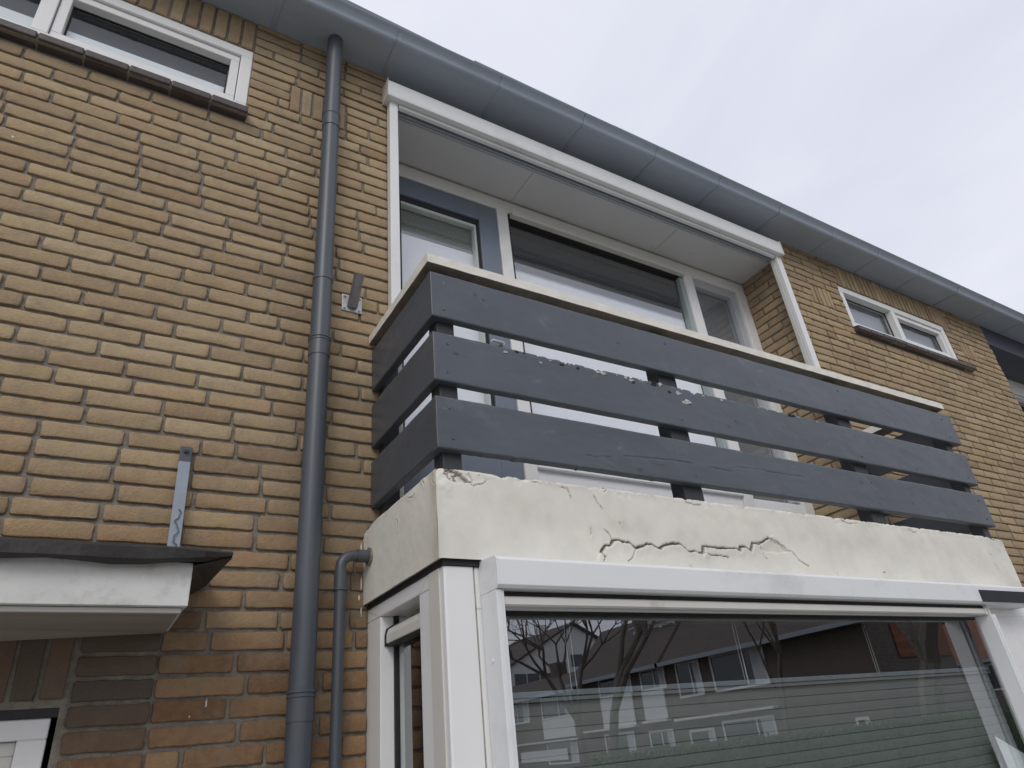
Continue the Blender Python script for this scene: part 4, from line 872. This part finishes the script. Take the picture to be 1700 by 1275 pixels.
# ================================================================== NEIGHBOUR HOUSE (right edge)
nb = empty('row_house', 'adjoining row house at the right edge with dark boarded loggia', 'house')
NX = 7.07
R2 = courses(10.14, 13.5, -20, k1, [], lead=.02); bricks(R2, 'brick_wall', nb)
backing(NX+.001, 24, 0, 5.10, [(NX, 10.13, 2.25, 4.9)], .0088, .30, 'mortar_joints', nb, M['mortar'])
bricks([(a, b, zc(k), zc(k+1)-.0115) for k in range(-12, 30) for a, b in (((.004, .105), (.118, .33)) if k % 2 else ((.004, .21), (.222, .33)))], 'reveal_bricks', nb, to3d=lambda u, d, z: np.stack([NX-d, u, z], -1))
MB().box(NX+.002, 10.13, .004, .33, 4.80, 5.018).build('loggia_ceiling', M['neigh'], nb)
mb = MB(); mb.box(NX+.002, 10.13, .33, .42, 4.62, 4.799); mb.box(8.0, 8.08, .33, .42, 2.4, 4.62); mb.box(NX+.002, 10.13, .335, .40, 4.585, 4.60); mb.build('window_frame', M['white'], nb, .003)
MB().quad((NX, .39, 2.4), (10.13, .39, 2.4), (10.13, .39, 4.62), (NX, .39, 4.62)).build('pane', M['glass_clear'], nb)
MB().box(NX+.01, 10.12, .45, .46, 2.9, 4.61).build('dark_screen', M['black_fabric'], nb)
MB().box(NX-.05, 10.3, .1, .5, 2.2, 2.45).build('loggia_floor', M['coping'], nb)

# ================================================================== ACROSS THE STREET (seen mirrored in the bay glass)
def facade_window(x0, x1, z0, z1, y, par, mullions=(), fw=.09, mats=None):
    wd = MB(); wd.box(x0, x1, y-.05, y+.02, z0, z0+fw); wd.box(x0, x1, y-.05, y+.02, z1-fw, z1); wd.box(x0, x0+fw, y-.05, y+.02, z0+fw, z1-fw); wd.box(x1-fw, x1, y-.05, y+.02, z0+fw, z1-fw)
    for m_ in mullions: wd.box(m_-fw*.4, m_+fw*.4, y-.05, y+.02, z0+fw, z1-fw)
    o = wd.build('window', M['whitewall'], par); MB().quad((x0+.02, y-.012, z0+.02), (x1-.02, y-.012, z0+.02), (x1-.02, y-.012, z1-.02), (x0+.02, y-.012, z1-.02)).build('pane', M['dusk_glass'], o)
    MB().quad((x0+fw, y-.014, z0+fw), (x0+fw+(x1-x0)*.22, y-.014, z0+fw), (x0+fw+(x1-x0)*.22, y-.014, z1-fw), (x0+fw, y-.014, z1-fw)).build('drape', M['curtain'], o)
    return o
def far_house(label, loc, rot, W_, D_, ze, zr, wall, tiles, wins=(), panels=(), bands=(), dormers=(), gable=False, clad=None):
    """facade on local y=0 facing -y, x from 0 to W_"""
    h = empty('row_house', label, 'house', 'houses across the street', loc); h.rotation_euler = (0, 0, rot)
    MB().box(0, W_, 0, D_, 0, ze).build('wall', wall, h)
    if gable:
        mb = MB(); mb.prism([(-.25, ze-.15), (W_/2, zr), (W_+.25, ze-.15), (W_+.25, ze+.02), (W_/2, zr+.2), (-.25, ze+.02)], -.3, D_+.2, 'y'); mb.build('roof', tiles, h)
        mb = MB(); mb.prism([(0, ze), (W_, ze), (W_/2, zr)], 0, D_, 'y'); mb.build('gable', M['whitewall'], h)
    else:
        mb = MB(); mb.prism([(-.45, ze-.05), (D_/2, zr), (D_+.45, ze-.05), (D_+.45, ze-.2), (D_/2, zr-.2), (-.45, ze-.2)], -.15, W_+.15); mb.build('roof', tiles, h)
        mb = MB(); mb.prism([(0, ze), (D_, ze), (D_/2, zr-.15)], .001, W_-.001); mb.build('gable', wall, h)
        MB().box(-.1, W_+.1, -.6, -.45, ze-.2, ze-.03).build('gutter', M['strap'], h)
    if clad:
        MB().box(-.06, -.002, 1.4, D_-.15, 3.5, ze-.22).build('tile_cladding', clad, h)
    for a in wins: facade_window(*a[:4], -.002, h, a[4] if len(a) > 4 else ())
    for a in panels: MB().box(a[0], a[1], -.06, -.002, a[2], a[3]).build('wall_panel', M['whitewall'], h)
    for a in bands: MB().box(a[0], a[1], -.28, -.002, a[2], a[3]).build('canopy_band', M['whitewall'], h)
    for (a, b, c, d_, yf) in dormers:
        o = MB().box(a, b, yf, D_/2, c, d_).build('dormer', M['whitewall'], h); MB().box(a-.15, b+.15, yf-.2, D_/2, d_, d_+.16).build('dormer_roof', M['strap'], o)
        n_ = 3; p = (b-a)/n_
        for i in range(n_): MB().box(a+i*p+.18, a+(i+1)*p-.12, yf-.02, yf-.004, c+.25, d_-.18).build('dormer_window', M['dusk_glass'], o)
    MB().box(W_*.5-.4, W_*.5+.4, D_/2-.4, D_/2+.4, zr-.6, zr+.75).build('chimney', wall, h)
    return h
# the side-street row: facade plane x = 24, local x runs from y = -14 (0) towards -y
RZ = -math.pi/2     # local +x -> world -y, facade normal local -y -> world -x
far_house('brown brick end house with long blank wall and paired white windows, mirrored in the glass', (24, -14, 0), RZ, 10.6, 5, 4.87, 7.6, M['redwall'], M['browntile'],
          wins=[(4.75, 7.75, 3.25, 4.72, (5.85,)), (8.4, 9.95, 3.25, 4.7, (9.0,)), (5.0, 7.8, 1.2, 2.15, (5.9,)), (.95, 1.5, 1.35, 1.75), (8.3, 9.8, .9, 1.95)], bands=[(4.7, 10.4, 2.36, 2.46)], dormers=[(8.9, 14.2-3.7, 5.75, 7.1, 1.6)], clad=M['redtile'])
far_house('brown brick house with white panels between floors, second in the mirrored row', (24, -24.62, 0), RZ, 7.4, 5, 4.87, 7.6, M['redwall'], M['browntile'],
          wins=[(.1, 1.9, 3.80, 4.75, (.9,)), (2.6, 5.3, 3.85, 4.78, (3.9,)), (.2, 1.9, 1.1, 2.1, (1.0,)), (3, 5.4, 1.0, 2.2)], panels=[(.35, 1.95, 2.55, 3.78), (2.7, 5.3, 2.45, 3.83)], bands=[(.2, 2.0, 2.44, 2.54), (2.6, 6.9, 2.36, 2.44)], dormers=[(.4, 3.7, 5.8, 7.0, 1.6)])
far_house('brown brick house with pale low wall strip, third in the mirrored row', (24.4, -32.03, 0), RZ, 12.6, 6, 4.7, 6.0, M['redwall'], M['browntile'],
          wins=[(1.0, 4.2, 3.3, 4.7, (2.4,)), (5.6, 8.6, 3.3, 4.7, (7,)), (1, 4, 1, 2.2)], panels=[(1.0, 4.2, 2.3, 3.28), (2.0, 7.0, 1.2, 1.75)], bands=[(.5, 9.6, 2.1, 2.2)])
far_house('house with white gable and dark glazed upper floor seen behind bare branches', (41.5, -46, 0), math.pi, 14, 9, 7.2, 10.6, M['whitewall'], M['browntile'],
          wins=[(1, 4.4, 5.6, 7.0, (2.5, 3.5)), (8.2, 13, 5.8, 7.1, (9.4, 10.6, 11.8)), (5, 7.6, 7.3, 8.4, (6.3,))], gable=True)
far_house('low house with orange tiled roof behind the thick tree', (54, -14, 0), math.radians(-120), 16, 8, 4.2, 7.4, M['redwall'], M['redtile'],
          wins=[(2, 5, 2.4, 3.9, (3.4,)), (8, 11, 2.4, 3.9, (9.4,)), (12, 15, 2.4, 3.9, (13.4,))])
# hedges
def hedge(x0, x1, y0, y1, h, n, label, seed):
    r = np.random.default_rng(seed); core = MB(); core.box(x0+.08, x1-.08, y0+.08, y1-.08, 0, h-.08)
    o = empty('hedge', label, 'hedge'); core.build('hedge_core', M['leaf'], o)
    V = []; F = []
    P = r.random((n, 3)); face = r.integers(0, 4, n); P[:, 0] = x0+P[:, 0]*(x1-x0); P[:, 1] = y0+P[:, 1]*(y1-y0); P[:, 2] = P[:, 2]*h
    P[face == 0, 1] = y1; P[face == 1, 1] = y0; P[face >= 2, 2] = h; P += r.normal(0, .035, P.shape)
    A = r.normal(0, 1, (n, 3)); A /= np.linalg.norm(A, axis=1)[:, None]; B = np.cross(A, r.normal(0, 1, (n, 3))); B /= np.linalg.norm(B, axis=1)[:, None]
    a = A*.035; b = B*.022; V = np.stack([P-a, P-b, P+a, P+b], 1).reshape(-1, 3)
    np_mesh('leaves', V, np.arange(n*4).reshape(-1, 4), M['leaf'], o); return o
hedge(8.0, 23.0, -9.9, -9.1, 1.52, 26000, 'long clipped green garden hedge mirrored low in the bay glass', 3)
# bare trees
def tree(x, y, h, r0, label, seed, lean=(0, 0), depth=7, group='bare trees across the street'):
    r = random.Random(seed); o = empty('bare_tree', label, 'tree', group, (x, y, 0)); tr = MB(); cr_ = MB()
    def seg(mb, p, d, ln, ra, rb, n=5, sides=6):
        pts = [p]; rad = [ra]
        for i in range(n):
            d = (d+Vector((r.gauss(0, .10), r.gauss(0, .10), r.gauss(0, .06)+.02))).normalized(); p = p+d*(ln/n); pts.append(p); rad.append(ra+(rb-ra)*(i+1)/n)
        mb.tube(pts, rad, sides, False); return p, d
    def grow(p, d, ln, ra, lev):
        mb = tr if lev < 1 else cr_
        q, dd = seg(mb, p, d, ln, ra, ra*.66, 4 if lev < 4 else 3, 8 if lev < 2 else (5 if lev < 4 else 3))
        if lev >= depth or ra < .0018: return
        for k in range(3 if lev < 5 else 2):
            ax = Vector((r.gauss(0, 1), r.gauss(0, 1), r.gauss(.25, .5))).normalized(); nd = (dd*.8+ax*.62).normalized(); grow(q, nd, ln*r.uniform(.66, .84), ra*r.uniform(.52, .68), lev+1)
    grow(Vector((0, 0, 0)), Vector((lean[0], lean[1], 1)).normalized(), h*.28, r0, 0)
    tr.build('trunk', M['bark'], o, smooth=True); cr_.build('crown', M['bark'], o, smooth=True); return o
tree(21.0, -11.2, 11, .42, 'thick leaning bare tree trunk in front of the orange roofs', 3, (-.06, .02))
tree(9.1, -11.2, 8.5, .13, 'slender branching bare tree at the left of the mirrored street', 8, depth=8)
tree(17.0, -22.5, 9.5, .16, 'bare tree with arching branches before the paired white windows', 14)
tree(15.5, -11.8, 7.5, .09, 'thin bare tree before the blank brown wall', 21, depth=6)
tree(8.3, -21.0, 10.5, .17, 'bushy bare tree before the white gable', 33, depth=8)
# lamp and folded cloth on the inner window ledge, lower right of the bay
lp = empty('table_lamp', 'pale domed lamp shade on the bay window ledge', 'lamp', loc=(3.86, -.36, 1.43))
mb = MB(); mb.tube([(0, 0, .0), (0, 0, .06), (0, 0, .12), (0, 0, .16), (0, 0, .175)], [.105, .10, .08, .04, .004], 28); mb.build('lamp_shade', M['lamp'], lp, smooth=True)
mb = MB(); mb.tube([(0, 0, -.4), (0, 0, .0)], .012, 12); mb.tube([(0, 0, -.42), (0, 0, -.4)], .07, 20); mb.build('lamp_stem', M['steel'], lp, smooth=True)
mb = MB()
for (a, b, c, d) in (((3.36, -.545, 1.630), (3.40, -.515, 1.625), (3.585, -.512, 1.535), (3.58, -.547, 1.530)), ((3.36, -.5455, 1.6295), (3.58, -.5475, 1.5295), (3.50, -.5475, 1.45), (3.372, -.546, 1.47)), ((3.40, -.5145, 1.6245), (3.372, -.513, 1.47), (3.50, -.512, 1.45), (3.585, -.5115, 1.5345))): mb.quad(a, b, c, d)
tag(mb.build('folded_cloth', M['net']), 'white folded cloth between glass and blind at lower right of the bay', 'cloth')
